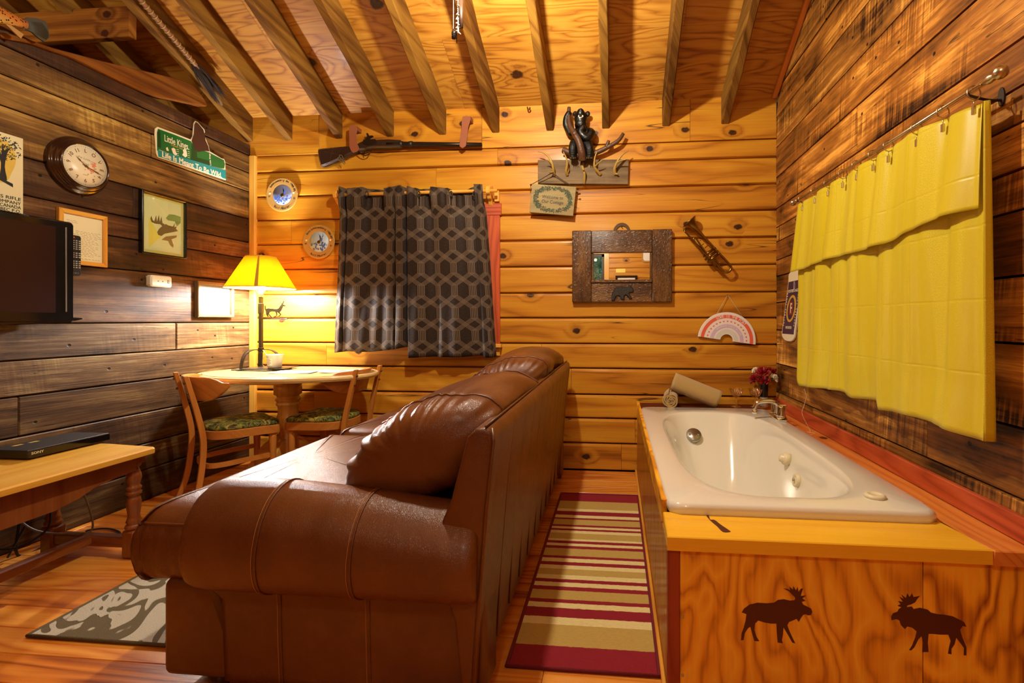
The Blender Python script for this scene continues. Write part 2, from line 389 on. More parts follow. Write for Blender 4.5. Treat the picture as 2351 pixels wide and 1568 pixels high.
def leather():
    g = G('brown_leather'); tc = g.n('TexCoord').outputs['Object']
    n1 = g.noise(tc, 3.5, 4, .6); n2 = g.noise(tc, 26.0, 3, .6)
    vo = g.n('TexVoronoi', {'feature': 'DISTANCE_TO_EDGE'}, Vector=tc, Scale=330.0).outputs['Distance']
    c = g.ramp(n1, [(.25, (.095, .024, .004)), (.55, (.155, .045, .0075)), (.8, (.215, .070, .012))])
    c = g.mix(g.math('MULTIPLY', n2, .18), c, (.05, .012, .004))
    h = g.math('ADD', g.math('MULTIPLY', g.sstep(vo, 0.0, .2), .5), g.math('ADD', g.math('MULTIPLY', n2, 1.2), g.math('MULTIPLY', g.noise(tc, 11.0, 3, .55, .6), 2.2)))
    return g.pbr(Base__Color=c, Roughness=g.math('ADD', .26, g.math('MULTIPLY', n2, .16)), Normal=g.bump(h, .22, .008), Specular__IOR__Level=.55, Coat__Weight=.12, Coat__Roughness=.25)
LEATHER = leather()
THREAD = plain('tan_stitching', (.46, .2, .06), .6)
PORC = plain('white_acrylic', (.80, .785, .70), .12, coat=.5)
CREAMP = plain('cream_plastic', (.80, .73, .50), .35)
CHROME = plain('chrome', (.78, .78, .76), .09, metal=1.0)
SATIN = plain('satin_steel', (.42, .43, .40), .33, metal=1.0)
BRASS = plain('aged_brass', (.34, .19, .045), .28, metal=1.0, var=.6, bscale=120)
PEWTER = plain('brushed_gold_nickel', (.62, .52, .34), .3, metal=1.0)
IRON = plain('dark_iron', (.05, .042, .036), .42, metal=.6, bump=.2)
BRONZEP = plain('bronze_painted_metal', (.05, .038, .03), .5, metal=.5)
BLACKG = plain('gloss_black_plastic', (.006, .005, .005), .1, coat=.4)
BLACKM = plain('matt_black_plastic', (.012, .011, .011), .45)
SCREEN = plain('tv_screen', (.020, .005, .005), .22, spec=.6)
SILVER = plain('silver_strip', (.35, .33, .28), .3, metal=.8)
WHITE = plain('white_print', (.85, .84, .80), .5)
OFFW = plain('ivory_plastic', (.82, .78, .62), .4)
INK = plain('black_ink', (.012, .010, .010), .6)
BRNINK = plain('brown_ink', (.16, .07, .02), .6)
CLOCKF = plain('clock_face_paper', (.86, .74, .50), .35)
ESPRESSO = plain('espresso_lacquer', (.028, .009, .005), .16, coat=.6)
GREENB = plain('bottle_green', (.008, .16, .03), .25, coat=.4, var=.5, bscale=30)
DKGREEN = plain('dark_green_print', (.004, .05, .012), .3, coat=.4)
TEALB = plain('teal_banner', (.01, .24, .22), .3, coat=.4)
YELP = plain('yellow_print', (.85, .68, .08), .35)
BEARBR = plain('brown_fur_print', (.075, .025, .012), .4, var=.6, bscale=120)
CREAM = plain('cream_paint', (.82, .72, .48), .5)
PAPER = plain('white_paper', (.86, .84, .78), .7)
LETTER = plain('aged_letter_paper', (.86, .80, .50), .55, var=.12, bscale=25)
MATB = plain('yellow_mat_board', (.74, .58, .16), .6)
ARTBG = plain('moose_print_paper', (.86, .80, .44), .55, var=.3, bscale=40)
ARTBR = plain('moose_print_brown', (.26, .15, .05), .6, var=.4, bscale=160)
ARTGR = plain('moose_print_green', (.34, .42, .12), .6, var=.5, bscale=200)
STENCIL = plain('stencil_stain', (.10, .016, .006), .5, var=.35, bscale=120)
ANTLER = plain('antler_bone', (.52, .33, .07), .38, var=.6, bscale=90)
BEARK = plain('black_bear_carving', (.018, .013, .010), .38, bump=.7, bscale=110, coat=.2)
BEARLEG = plain('dark_brown_carving', (.055, .035, .018), .5, bump=.7, bscale=110)
BARK = plain('branch_bark', (.12, .045, .016), .45, bump=.8, bscale=70, var=.6)
RED = plain('deep_red_petals', (.30, .003, .010), .5)
IVORY = plain('ivory_petals', (.86, .78, .55), .55, sheen=.2)
LEAF = plain('dark_leaf', (.02, .06, .015), .5)
BLACKV = plain('black_vase_glaze', (.008, .007, .008), .2)
GLITTER = plain('silver_mosaic', (.6, .56, .46), .3, metal=.5, bump=1.0, bscale=150, var=.6)
TOWEL = plain('tan_terry', (.54, .35, .11), .95, bump=1.0, bscale=420, sheen=.5)
CORAL = plain('coral_stripe', (.80, .13, .06), .5)
LILAC = plain('lilac_stripe', (.66, .48, .66), .5)
PALEG = plain('pale_grey_stripe', (.68, .67, .62), .5)
PINKW = plain('pinkish_white_board', (.84, .76, .74), .45)
NAVY = plain('navy_can', (.03, .012, .06), .35)
GOLD = plain('gold_print', (.72, .45, .06), .4, metal=.2)
REDBR = plain('brick_red_print', (.26, .035, .015), .4)
DCORD = plain('dark_cord', (.05, .03, .015), .8)
STRAP = plain('tan_leather_strap', (.30, .085, .03), .55, bump=.3)
GUNW = plain('dark_gun_stock', (.035, .014, .008), .35, var=.5, bscale=60, bump=.3)
GUNM = plain('gun_metal', (.035, .022, .016), .36, metal=.7)
CORD = plain('black_cable', (.010, .010, .012), .4)
CORDG = plain('grey_cable', (.22, .23, .25), .4)
STRING = plain('pale_string', (.72, .6, .4), .8)
FUR = plain('dark_fur', (.03, .014, .008), .9, bump=1.0, bscale=300)
PLATEW = plain('turned_plate_wood', (.52, .27, .06), .33, coat=.4, var=.25, bscale=80)
YSHADE = None

# ------------------------------------------------------------------ the room
YR, XO = -1.9, -4.6                       # rear wall, outer left wall
RIDGE_Y, EAVE_Z = 1.0, 2.69
def roof_z(y): return EAVE_Z + .5 * (YB - y) if y >= RIDGE_Y else EAVE_Z + .5 * (YB - RIDGE_Y) - .5 * (RIDGE_Y - y)
RIDGE_Z = roof_z(RIDGE_Y)
def split(a, b, lo, hi, rng):
    """cut a board course into random lengths"""
    out = []; p = a
    while p < b:
        q = p + rng.uniform(lo, hi)
        if b - q < .5: q = b
        out.append((p, min(q, b))); p = q
    return out
DARKGAP = plain('dark_gap', (.012, .006, .003), .9)

b = B('x'); rng = random.Random(3)
y = YR
b.box(XO - .05, XR + .1, YR - .05, YB + .1, -.06, -.022, mat=1)
while y < YB:
    for x0, x1 in split(XO, XR, 1.2, 3.2, rng):
        b.box(x0 + .0006, x1 - .0006, y + .0007, min(y + .118, YB) - .0007, -.022, 0, .0015, rnd=rng.random())
    y += .118
struct(b.build('floor', [FLOORW, DARKGAP]))

# back wall: log siding courses round a window opening
WX0, WX1, WZ0, WZ1 = -1.80, -.99, .928, 1.882
BZ = [2.39, 2.258, 2.068, 1.882, 1.692, 1.497, 1.302, 1.117, .928, .747, .555, .381, .198, 0.0]
b = B('x'); rng = random.Random(11)
for k in range(len(BZ) - 1):
    z1, z0 = BZ[k], BZ[k + 1]
    segs = [(XO, WX0), (WX1, XR)] if (z0 >= WZ0 - .001 and z1 <= WZ1 + .001) else [(XO, XR)]
    for s0, s1 in segs:
        for x0, x1 in split(s0, s1, 1.1, 2.6, rng):
            M = []
            for x in (x0 + .001, x1 - .001):
                M.append([(x, YB + .05, z0 + .003), (x, YB + .034, z0 + .003), (x, YB + .016, z0 + .006), (x, YB + .001, z0 + .013), (x, YB, z0 + .02), (x, YB, z1 - .02), (x, YB + .003, z1 - .008), (x, YB + .014, z1 - .001), (x, YB + .05, z1 - .001)])
            b.loft(M, smooth=False, rnd=rng.random())
for x0, x1 in ((XO, -2.29), (-2.29, -1.0), (-1.0, .53), (.53, XR)):
    b.box(x0, x1 - .0015, YB - .004, YB + .05, 2.391, EAVE_Z + .03, .002, rnd=rng.random())
for x0, x1, z0, z1 in ((XO, WX0, -.06, 2.75), (WX1, XR + .1, -.06, 2.75), (WX0, WX1, -.06, WZ0), (WX0, WX1, WZ1, 2.75)):
    b.box(x0, x1, YB + .05, YB + .09, z0, z1, mat=1)
struct(b.build('wall_back', [PINE, DARKGAP]))

# left partition: weathered boards, each with its own hue, running up to the wall plate
LZ = [2.481, 2.392, 2.255, 2.108, 1.895, 1.71, 1.583, 1.398, 1.086, .908, .735, .54, .35, .19, 0.0]
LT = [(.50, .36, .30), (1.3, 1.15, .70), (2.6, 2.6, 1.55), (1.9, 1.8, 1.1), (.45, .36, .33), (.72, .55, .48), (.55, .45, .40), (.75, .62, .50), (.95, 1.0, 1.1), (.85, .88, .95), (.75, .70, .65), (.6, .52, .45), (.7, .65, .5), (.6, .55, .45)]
b = B('y'); rng = random.Random(21)
for k in range(len(LZ) - 1):
    for y0, y1 in split(YR, YB, 2.0, 4.2, rng):
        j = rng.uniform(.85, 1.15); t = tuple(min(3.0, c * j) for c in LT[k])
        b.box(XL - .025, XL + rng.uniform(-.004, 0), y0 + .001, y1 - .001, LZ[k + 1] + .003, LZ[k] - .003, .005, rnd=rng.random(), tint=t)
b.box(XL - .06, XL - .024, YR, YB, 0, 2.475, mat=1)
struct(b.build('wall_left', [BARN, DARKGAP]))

RZ = [0, .2, .4, .6, .798, 1.035, 1.226, 1.411, 1.525, 1.654, 1.756, 1.888, 2.107, 2.319, 2.53, 2.72, 2.93, 3.15, 3.38, 3.63, 3.93]
b = B('y'); rng = random.Random(5)
for k in range(len(RZ) - 1):
    z0, z1 = RZ[k] + .004, RZ[k + 1] - .004
    ya = lambda z: (max(YR, RIDGE_Y - (RIDGE_Z - z) / .5), min(YB, RIDGE_Y + (RIDGE_Z - z) / .5))
    lo0, hi0 = ya(z0); lo1, hi1 = ya(z1)
    j = rng.uniform(.75, 1.2); hue = rng.uniform(-.08, .08); t = (j * (1 + hue), j, j * (1 - hue))
    for y0, y1 in split(lo0, hi0, 1.6, 3.4, rng):
        a0, a1 = (y0 + .001, y1 - .001); c0, c1 = max(a0, lo1), min(a1, hi1)
        if c1 - c0 < .02: continue
        w = XR - rng.uniform(0, .004)
        rng.uniform(0, .004); rng.random()
        V = [(w, a0, z0), (w, a1, z0), (w, c1, z1), (w, c0, z1), (XR + .03, a0, z0), (XR + .03, a1, z0), (XR + .03, c1, z1), (XR + .03, c0, z1)]
        b.add(V, [(0, 3, 2, 1), (4, 5, 6, 7), (0, 1, 5, 4), (1, 2, 6, 5), (2, 3, 7, 6), (3, 0, 4, 7)], rnd=rng.random(), tint=t)
b.add([(XR + .03, YR, -.06), (XR + .03, YB + .06, -.06), (XR + .03, YB, EAVE_Z), (XR + .03, RIDGE_Y, RIDGE_Z), (XR + .03, YR, roof_z(YR)),
       (XR + .07, YR, -.06), (XR + .07, YB + .06, -.06), (XR + .07, YB, EAVE_Z), (XR + .07, RIDGE_Y, RIDGE_Z), (XR + .07, YR, roof_z(YR))],
      [(0, 4, 3, 2, 1), (5, 6, 7, 8, 9), (0, 1, 6, 5), (1, 2, 7, 6), (2, 3, 8, 7), (3, 4, 9, 8), (4, 0, 5, 9)], mat=1)
struct(b.build('wall_right', [BARNR, DARKGAP]))

# outer left wall (beyond the partition, under the same roof) and rear wall with its window
b = B('y'); rng = random.Random(8)
b.add([(XO, YR, -.06), (XO, YB, -.06), (XO, YB, EAVE_Z), (XO, RIDGE_Y, RIDGE_Z), (XO, YR, roof_z(YR)),
       (XO - .05, YR, -.06), (XO - .05, YB, -.06), (XO - .05, YB, EAVE_Z), (XO - .05, RIDGE_Y, RIDGE_Z), (XO - .05, YR, roof_z(YR))],
      [(0, 1, 2, 3, 4), (5, 9, 8, 7, 6), (0, 5, 6, 1), (1, 6, 7, 2), (2, 7, 8, 3), (3, 8, 9, 4), (4, 9, 5, 0)])
struct(b.build('wall_outer', [PINE]))
RWX0, RWX1, RWZ0, RWZ1 = -1.0, -.22, 1.10, 2.33
b = B('x'); rng = random.Random(14); z = 0.0
while z < roof_z(YR):
    z1 = min(z + .188, roof_z(YR))
    segs = [(XO, RWX0), (RWX1, XR)] if (z1 > RWZ0 + .01 and z < RWZ1 - .01) else [(XO, XR)]
    for s0, s1 in segs:
        for x0, x1 in split(s0, s1, 1.2, 2.6, rng):
            b.box(x0 + .001, x1 - .001, YR - .03, YR, z + .002, z1 - .002, .006, rnd=rng.random())
    z += .188
for x0, x1, z0, z1 in ((XO, RWX0, -.06, roof_z(YR)), (RWX1, XR + .1, -.06, roof_z(YR)), (RWX0, RWX1, -.06, RWZ0), (RWX0, RWX1, RWZ1, roof_z(YR))):
    b.box(x0, x1, YR - .07, YR - .03, z0, z1, mat=1)
struct(b.build('wall_rear', [PINE, DARKGAP]))

# ceiling: plywood sheathing on both roof slopes
cs, sn = 1 / sqrt(1.25), .5 / sqrt(1.25)
MC = Matrix(((1, 0, 0, 0), (0, -cs, -sn, YB), (0, sn, -cs, EAVE_Z), (0, 0, 0, 1)))
MC2 = Matrix(((-1, 0, 0, 0), (0, cs, sn, YR), (0, sn, -cs, roof_z(YR)), (0, 0, 0, 1)))
b = B('x'); rng = random.Random(17)
def sheets(M, vs, flip):
    b.M = M
    for k in range(len(vs) - 1):
        xs = [XO - .05, -3.55, -1.13 - (1.17 if k % 2 else 0), .42 if k % 2 else 1.2, XR + .08]
        xs = sorted(set([min(q, XR + .08) for q in xs]))
        for x0, x1 in zip(xs, xs[1:]):
            if x1 - x0 < .05: continue
            a, c = (x0, x1) if not flip else (-x1, -x0)
            b.box(a + .0008, c - .0008, vs[k] + .0008, vs[k + 1] - .0008, -.02, 0, rnd=rng.random())
    b.box(*((XO - .05, XR + .08) if not flip else (-XR - .08, -XO + .05)), vs[0], vs[-1], -.06, -.02, mat=1)
sheets(MC, [-.1, .537, 1.757, (YB - RIDGE_Y) / cs], False)
sheets(MC2, [-.1, 1.22, 2.44, (RIDGE_Y - YR) / cs + .03], True)
struct(b.build('ceiling', [PLY, DARKGAP]))

# trims
b = B('z'); b.box(XL + .001, XL + .05, YB - .022, YB + .01, 0, 2.39, .003); struct(b.build('trim_1', PINE_TRIM))
b = B('y'); b.M = MC; b.box(XR - .035, XR - .002, .0, (YB - RIDGE_Y) / cs, .002, .03, .003); struct(b.build('trim_2', CEDAR))
b = B('y'); b.box(XR - .022, XR - .003, 1.36, YB - .002, .487, .56, .003); struct(b.build('trim_3', REDWOOD))
b = B('y'); b.box(.136, .149, 1.44, 3.5, .0, .022, .003); struct(b.build('trim_4', PINE_TRIM))

# window behind the brown curtains
b = B('z')
for x0, x1 in ((WX0 - .085, WX0), (WX1, WX1 + .13)): b.box(x0, x1, YB - .022, YB - .001, WZ0 - .0, WZ1 + .0, .003)
b.axis = 'x'
b.box(WX0 - .095, WX1 + .14, YB - .022, YB - .001, WZ1, WZ1 + .09, .003)
b.box(WX0 - .10, WX1 + .145, YB - .05, YB - .001, WZ0 - .028, WZ0, .003, mat=1)
b.box(WX0 - .085, WX1 + .13, YB - .02, YB - .001, WZ0 - .09, WZ0 - .028, .003, mat=1)
wf = struct(b.build('window_1', [REDWOOD, PINE_TRIM]))
b = B('z')
for x0, x1, z0, z1 in ((WX0, WX0 + .045, WZ0, WZ1), (WX1 - .045, WX1, WZ0, WZ1), (WX0, WX1, WZ0, WZ0 + .05), (WX0, WX1, WZ1 - .05, WZ1), (WX0, WX1, 1.385, 1.43)):
    b.box(x0, x1, YB + .04, YB + .08, z0, z1, .003)
b.build('window_sash', WHITE, wf)
def glass_mat(name, col=(.95, 1, .98), rough=0.0):
    g = G(name); a = g.n('BsdfTransparent', Color=(*col, 1)); c = g.n('BsdfGlossy', Roughness=rough, Color=(1, 1, 1, 1))
    f = g.math('ADD', .045, g.math('MULTIPLY', g.math('POWER', g.n('LayerWeight', Blend=.5).outputs['Facing'], 4.0), .4)); mx = g.n('MixShader', _0=f, _1=a.outputs[0], _2=c.outputs[0]); g.t.links.new(mx.outputs[0], g.out.inputs[0]); return g.m
PANE = glass_mat('clear_pane')
b = B(); b.box(WX0 + .04, WX1 - .04, YB + .058, YB + .062, WZ0 + .04, WZ1 - .04); b.build('window_glass', PANE, wf)
# rear window (seen in the mirror) and the greenery outside it
b = B('z')
for x0, x1 in ((RWX0 - .09, RWX0), (RWX1, RWX1 + .09)): b.box(x0, x1, YR, YR + .022, RWZ0, RWZ1, .003)
b.axis = 'x'; b.box(RWX0 - .1, RWX1 + .1, YR, YR + .022, RWZ1, RWZ1 + .09, .003); b.box(RWX0 - .1, RWX1 + .1, YR, YR + .05, RWZ0 - .03, RWZ0, .003)
wr = struct(b.build('window_2', PINE_TRIM))
b = B('z')
for x0, x1, z0, z1 in ((RWX0, RWX0 + .05, RWZ0, RWZ1), (RWX1 - .05, RWX1, RWZ0, RWZ1), (RWX0, RWX1, RWZ0, RWZ0 + .05), (RWX0, RWX1, RWZ1 - .05, RWZ1), (RWX0, RWX1, 1.62, 1.66)):
    b.box(x0, x1, YR - .06, YR - .02, z0, z1, .003)
b.build('window_sash', BRONZEP, wr)
b = B(); b.box(RWX0 + .04, RWX1 - .04, YR - .042, YR - .038, RWZ0 + .04, RWZ1 - .04); b.build('window_glass', PANE, wr)
def hedge():
    g = G('garden_foliage'); tc = g.n('TexCoord').outputs['Object']
    n1 = g.noise(tc, 9.0, 5, .7, .8); c = g.ramp(n1, [(.3, (.01, .06, .02)), (.5, (.05, .30, .12)), (.7, (.35, .75, .45))])
    return g.pbr(Base__Color=c, Roughness=.6, Normal=g.bump(n1, 1.0, .1))
b = B(); rg = random.Random(4)
b.grid(lambda u, v: (-3.2 + 5.4 * u, -4.6 - .5 * sin(u * 17) * sin(v * 9 + u * 5) - rg.random() * .2, -.2 + 3.3 * v), 60, 40, smooth=False)
tag(b.build('hedge', hedge()), 'green hedge outside the rear window, seen only in the wall mirror', 'hedge')

# rafters
RAFT = [('third', 672, 330), ('fourth', 787, 325), ('fifth', 905, 318), ('sixth', 1025, 315), ('seventh', 1147, 312), ('eighth', 1272, 307), ('ninth', 1400, 298), ('tenth', 1538, 294), ('eleventh', 1674, 290)]
def rafter(x1, seed, label, depth=.19, th=.056, y1=YB - .004):
    rg = random.Random(seed); b = B('y'); rings = []; N = 14
    for i in range(N + 1):
        y = y1 + (RIDGE_Y + .01 - y1) * i / N; z = roof_z(y) - .001
        j = [rg.uniform(-.0035, .0035) if 0 < i < N else 0 for _ in range(3)]
        rings.append([(x1 - th + j[0], y, z), (x1 - th + j[0], y, z - depth + .006 + j[2]), (x1 - th + .006 + j[0], y, z - depth + j[2]), (x1 - .006 + j[1], y, z - depth + j[2]), (x1 + j[1], y, z - depth + .006 + j[2]), (x1 + j[1], y, z)])
    b.loft(rings, smooth=False, rnd=rg.random(), tint=(.9 + rg.random() * .25,) * 3)
    return tag(b.build('rafter', RAFTER), label, 'rafter', 'roof rafters')
for k, (nm, px, py) in enumerate(RAFT):
    x1 = P(px, py, y=YB).x
    lab = {672: 'rough sawn rafter first inside the partition, its end above the plates',
           787: 'rough sawn rafter whose lower end stops at the gun stock end',
           905: 'rough sawn rafter ending on the wall above the lock of the musket',
           1025: 'rough sawn rafter ending over the middle of the musket barrel',
           1147: 'rough sawn rafter behind the hanging pull chain, ending right of the musket muzzle',
           1272: 'rough sawn rafter ending just left of the carved bear',
           1400: 'rough sawn rafter ending just right of the carved bear',
           1538: 'rough sawn rafter second from the right wall, above the horn',
           1674: 'rough sawn rafter nearest the right wall'}[px]
    rafter(x1, 40 + k, lab)
rafter(XL + .02, 60, 'rough sawn rafter standing on the left partition with an old tasselled stick tied along it')
rafter(XL - .42, 61, 'rough sawn rafter just beyond the left partition, seen through the open truss')
rafter(XL - .83, 62, 'rough sawn rafter farther beyond the partition, partly hidden by the tie board')
rafter(XL - 1.24, 63, 'rough sawn rafter farthest left, hardly visible behind the fish')
# truss pieces over the partition
b = B('x'); b.box(XO + .02, XL - .037, 2.60, 2.645, 2.80, 2.985, .004, rnd=.6, tint=(1.3, 1.05, .8)); tag(b.build('tie_board', RAFTER), 'brown tie board running left from the partition rafter behind the fish', 'beam')
up = [(0, 76), (60, 92), (112, 110), (180, 128), (245, 145), (345, 168), (418, 187), (445, 205), (470, 243)]
lo = [(440, 239), (400, 231), (357, 223), (290, 196), (222, 164), (160, 134), (112, 118), (60, 100), (0, 88)]
f = FL(0, 0, 0); b = B('x', f)
b.prism(sp2(tr(f, up + lo), 3), -.03, .022, .004, rnd=.3, tint=(1.0, .72, .55)); tag(b.build('curved_brace', RAFTER), 'wavy live-edge slab bracing the rafter above the left partition', 'beam')

# ------------------------------------------------------------------ sofa
rs = random.Random(2)
SX0, SX1, SY0, SY1 = -1.29, -.36, 1.235, 3.36
t = thing('sofa', 'brown leather sofa seen from its end, with rolled arms and loose back cushions', 'sofa', (-.82, 2.3, 0))
b = B('x')
b.box(-1.325, -.42, SY0 + .09, SY1 - .09, .05, .30, .03, seg=3, smooth=True)
b.build('base', LEATHER, t)
b = B('x')
for x, y in ((-1.2, SY0 + .12), (-.5, SY0 + .12), (-1.2, SY1 - .12), (-.5, SY1 - .12)):
    f = B('z'); f.lathe([(.03, 0), (.035, .03), (.038, .052)], (x, y, 0), 16); f.build('foot', ESPRESSO, t)
# leaning back: outside panel, sides and rolled top edge
b = B('z'); rings = []; N = 84
for i in range(N + 1):
    u = i / N; y = SY0 + .005 + (SY1 - SY0 - .01) * u
    sq = 1.0 if 0 < i < N else .97
    gr = .0035 if (i % 7 == 3) else 0.0
    bow = .008 * sin(pi * u)
    pts = [(-.43, .30), (-.405, .06), (-.385, .055), (-.378 + gr * -1, .12), (-.362 - gr + bow, .35), (-.342 - gr + bow, .60), (-.322 - gr * .7 + bow, .775), (-.328, .803), (-.345, .815), (-.372, .812), (-.395, .79), (-.44, .62), (-.50, .48)]
    rings.append([(x, y, z) for x, z in pts])
b.loft(rings, smooth=True); back = b.build('back_frame', LEATHER, t, mods=[('BEVEL', dict(width=.012, segments=3, limit_method='ANGLE', angle_limit=radians(50)))])
b = B('z')
b.tube([(-.385, SY0 + .004, .06), (-.361, SY0 + .003, .35), (-.341, SY0 + .003, .60), (-.321, SY0 + .003, .78), (-.33, SY0 + .02, .812)], .0045, 8)
for q in range(1, 12): y = SY0 + .005 + (SY1 - SY0 - .01) * (q * 7 + 3) / 84; b.tube([(-.378, y, .10), (-.3635, y, .35), (-.3435, y, .60), (-.3240, y, .77)], .0030, 6)
b.tube([(-.345, SY0 + .01 + k * (SY1 - SY0 - .02) / 8, .819) for k in range(9)], .003, 6)
b.build('seam', LEATHER, back)
def arm(yo, sgn, name):
    """rolled arm; yo = outer face, sgn = +1 when the sofa lies towards +y"""
    prof = [(.055, .05), (.048, .20), (.045, .315), (.035, .335), (.005, .345), (-.035, .375), (-.052, .43), (-.050, .49), (-.03, .555), (.015, .61), (.08, .632), (.14, .615), (.185, .565), (.20, .48), (.20, .30), (.20, .05)]
    pr = sp2(prof, 4, False)
    b = B('x'); rings = []
    xs = [(-1.135, .0), (-1.145, 0)]
    XA = [(-1.192, .78), (-1.188, .86), (-1.176, .93), (-1.155, .975), (-1.12, 1.0)] + [(-1.12 + (.72) * k / 30, 1.0) for k in range(1, 31)] + [(-.385, .985), (-.372, .955), (-.365, .90)]
    for x, s in XA:
        drop = .055 * max(0, (x + 1.0) / .62) ** 1.3; ring = []
        puck = .0022 * sin(x * 95) + .0015 * sin(x * 41 + 1)
        for (dy, z) in pr:
            if z > .31:
                cy_, cz_ = .075, .485
                dz = z - cz_; top = max(0, dz / .15)
                zz = cz_ + dz * s - drop * max(0, min(1, (z - .40) / .2)); yy = cy_ + (dy - cy_) * s
                k = 1 + puck * (4 if z > .5 else 2)
                ring.append((x, yo + sgn * (cy_ + (yy - cy_) * k), zz))
            else:
                ring.append((max(x, -1.135), yo + sgn * (dy if x > -1.12 else dy + .004), z))
        rings.append(ring if sgn > 0 else ring[::-1])
    b.loft(rings, smooth=True)
    a = b.build(name, LEATHER, t)
    if sgn > 0:
        for xs_ in (-.945, -.685):
            s = B('z'); ci = min(range(len(XA)), key=lambda i: abs(XA[i][0] - xs_))
            path = [Vector(p) for p in rings[ci] if True]
            cen = Vector((xs_, yo + .075, .485))
            q = [p + (p - Vector((p.x, yo + .09, .45))).normalized() * .0015 for p in path[:48]]
            s.tube(q, .0030, 7); s.tube([p + Vector((-.010, 0, 0)) for p in q], .0009, 5, mat=1)
            s.build('seam', [LEATHER, THREAD], a)
    return a
arm(SY0 + .0, 1, 'arm'); arm(SY1 - .0, -1, 'arm')
b = B('x'); b.box(-1.335, -1.12, SY0 + .058, SY0 + .30, .05, .335, .028, seg=4, smooth=True)
b.build('front_post', LEATHER, t)
b = B('x'); b.box(-1.335, -1.12, SY1 - .30, SY1 - .058, .05, .335, .028, seg=4, smooth=True)
b.build('front_post', LEATHER, t)
# the near cushion reaches in front of the arm (T-shaped), so does the far one
def tcush(y0, y1, yo0, yo1):
    b = B('x'); rings = []; NR = 40
    out = sp2([(-1.425, yo0 + .05), (-1.428, (yo0 + yo1) / 2), (-1.425, yo1 - .05), (-1.405, yo1 - .004), (-1.33, yo1), (-1.225, yo1 - .004), (-1.205, yo1 - .03), (-1.205, y1 + .0), (-1.16, y1 - .01), (-.9, y1 - .006), (-.56, y1 - .01), (-.50, y1 - .05), (-.49, (y0 + y1) / 2), (-.50, y0 + .05), (-.56, y0 + .01), (-.9, y0 + .006), (-1.16, y0 + .01), (-1.205, y0), (-1.205, yo0 + .03), (-1.225, yo0 + .004), (-1.33, yo0), (-1.405, yo0 + .004)], 5)
    n = len(out); cx_, cy_ = -1.24, (y0 + y1) / 2; nrm = []
    for k in range(n):
        a, c = Vector(out[k - 2]), Vector(out[(k + 2) % n]); d = (c - a).normalized(); nrm.append((-d.y, d.x))
    sg = 1 if sum(out[k][0] * out[(k + 1) % n][1] - out[(k + 1) % n][0] * out[k][1] for k in range(n)) > 0 else -1
    for z, d, k_ in ((.322, .024, .04), (.323, .024, .015), (.332, .018, 0), (.355, .002, 0), (.39, -.008, 0), (.43, -.010, 0), (.465, -.004, 0), (.492, .010, 0), (.510, .022, .0), (.524, .026, .02), (.534, .026, .05), (.541, .026, .12), (.545, .026, .22), (.547, .026, .36), (.548, .026, .52), (.549, .026, .7), (.5495, .026, .86), (.5495, .026, .97)):
        ring = []
        for k, (x, y) in enumerate(out):
            pk = .0035 * sin(k * 2.3) * (.34 < z < .50); x1, y1_ = x + sg * nrm[k][0] * (d + pk), y + sg * nrm[k][1] * (d + pk)
            ring.append((x1 + (cx_ - x1) * k_, y1_ + (cy_ - y1_) * k_, z))
        rings.append(ring)
    b.loft(rings, smooth=True); c = b.build('seat_cushion', LEATHER, t)
    s = B('z'); s.tube([(x + sg * nrm[k][0] * .012, y + sg * nrm[k][1] * .012, .496) for k, (x, y) in enumerate(out)], .0042, 6, loop=True); s.build('seam', LEATHER, c)
tcush(SY0 + .19, 2.295, SY0 + .055, 2.295); tcush(2.305, SY1 - .19, 2.305, SY1 - .055)
def back_cushion(y0, y1, seed, lift, zs):
    rg = random.Random(seed); b = B('y'); rings = []
    sec = [(p.x, .548 + (p.y - .548) * zs) for p in spline([(-.835, .60, 0), (-.815, .70, 0), (-.735, .795, 0), (-.62, .875, 0), (-.50, .905, 0), (-.41, .895, 0), (-.352, .845, 0), (-.37, .76, 0), (-.42, .66, 0), (-.50, .585, 0), (-.62, .548, 0), (-.76, .548, 0)], 14, True)]
    cx_, cz_ = -.595, .548 + .172 * zs; NR = 72
    for i in range(NR + 1):
        u = .5 - .5 * cos(pi * i / NR); y = y0 + (y1 - y0) * u; e = min(u, 1 - u) * (y1 - y0); q_ = min(1, e / .15 + .012)
        s = (1 - (1 - q_) ** 3.2) ** (1 / 3.2)
        ring = []
        for k, (x, z) in enumerate(sec):
            a = atan2(z - cz_, x - cx_)
            edge = max(0, 1 - e / .19)
            pk = (.009 * sin(a * 27 + seed + 2.2 * sin(a * 5)) + .006 * sin(a * 41 + 3 * sin(a * 3 + seed))) * (math.exp(-((e - .085) / .055) ** 2) + .3 * math.exp(-((e - .20) / .04) ** 2)) * (.35 + .65 * (a > 1.2 or a < -1.7))
            seamdip = -.007 * math.exp(-((e - .155) / .010) ** 2)
            lump = .009 * sin(a * 3 + u * 9 + seed) * sin(u * pi) + .005 * sin(a * 9 + u * 14)
            m = s + (pk + seamdip + lump) / .25
            ring.append((cx_ + (x - cx_) * m, y, cz_ + lift * sin(pi * u) + (z - cz_) * m))
        rings.append(ring)
    b.loft(rings, smooth=True); c = b.build('back_cushion', LEATHER, t, mods=[('SUBSURF', dict(levels=1, render_levels=1))])
    for i in (18, NR - 18):
        s = B('z'); r_ = [Vector(p) for p in rings[i]]; cc = Vector((cx_, rings[i][0][1], cz_))
        s.tube([p + (p - cc).normalized() * .001 for p in r_], .0045, 6, loop=True); s.build('seam', LEATHER, c)
back_cushion(SY0 + .10, 2.29, 1, .03, .86); back_cushion(2.30, SY1 - .10, 5, .05, .96)

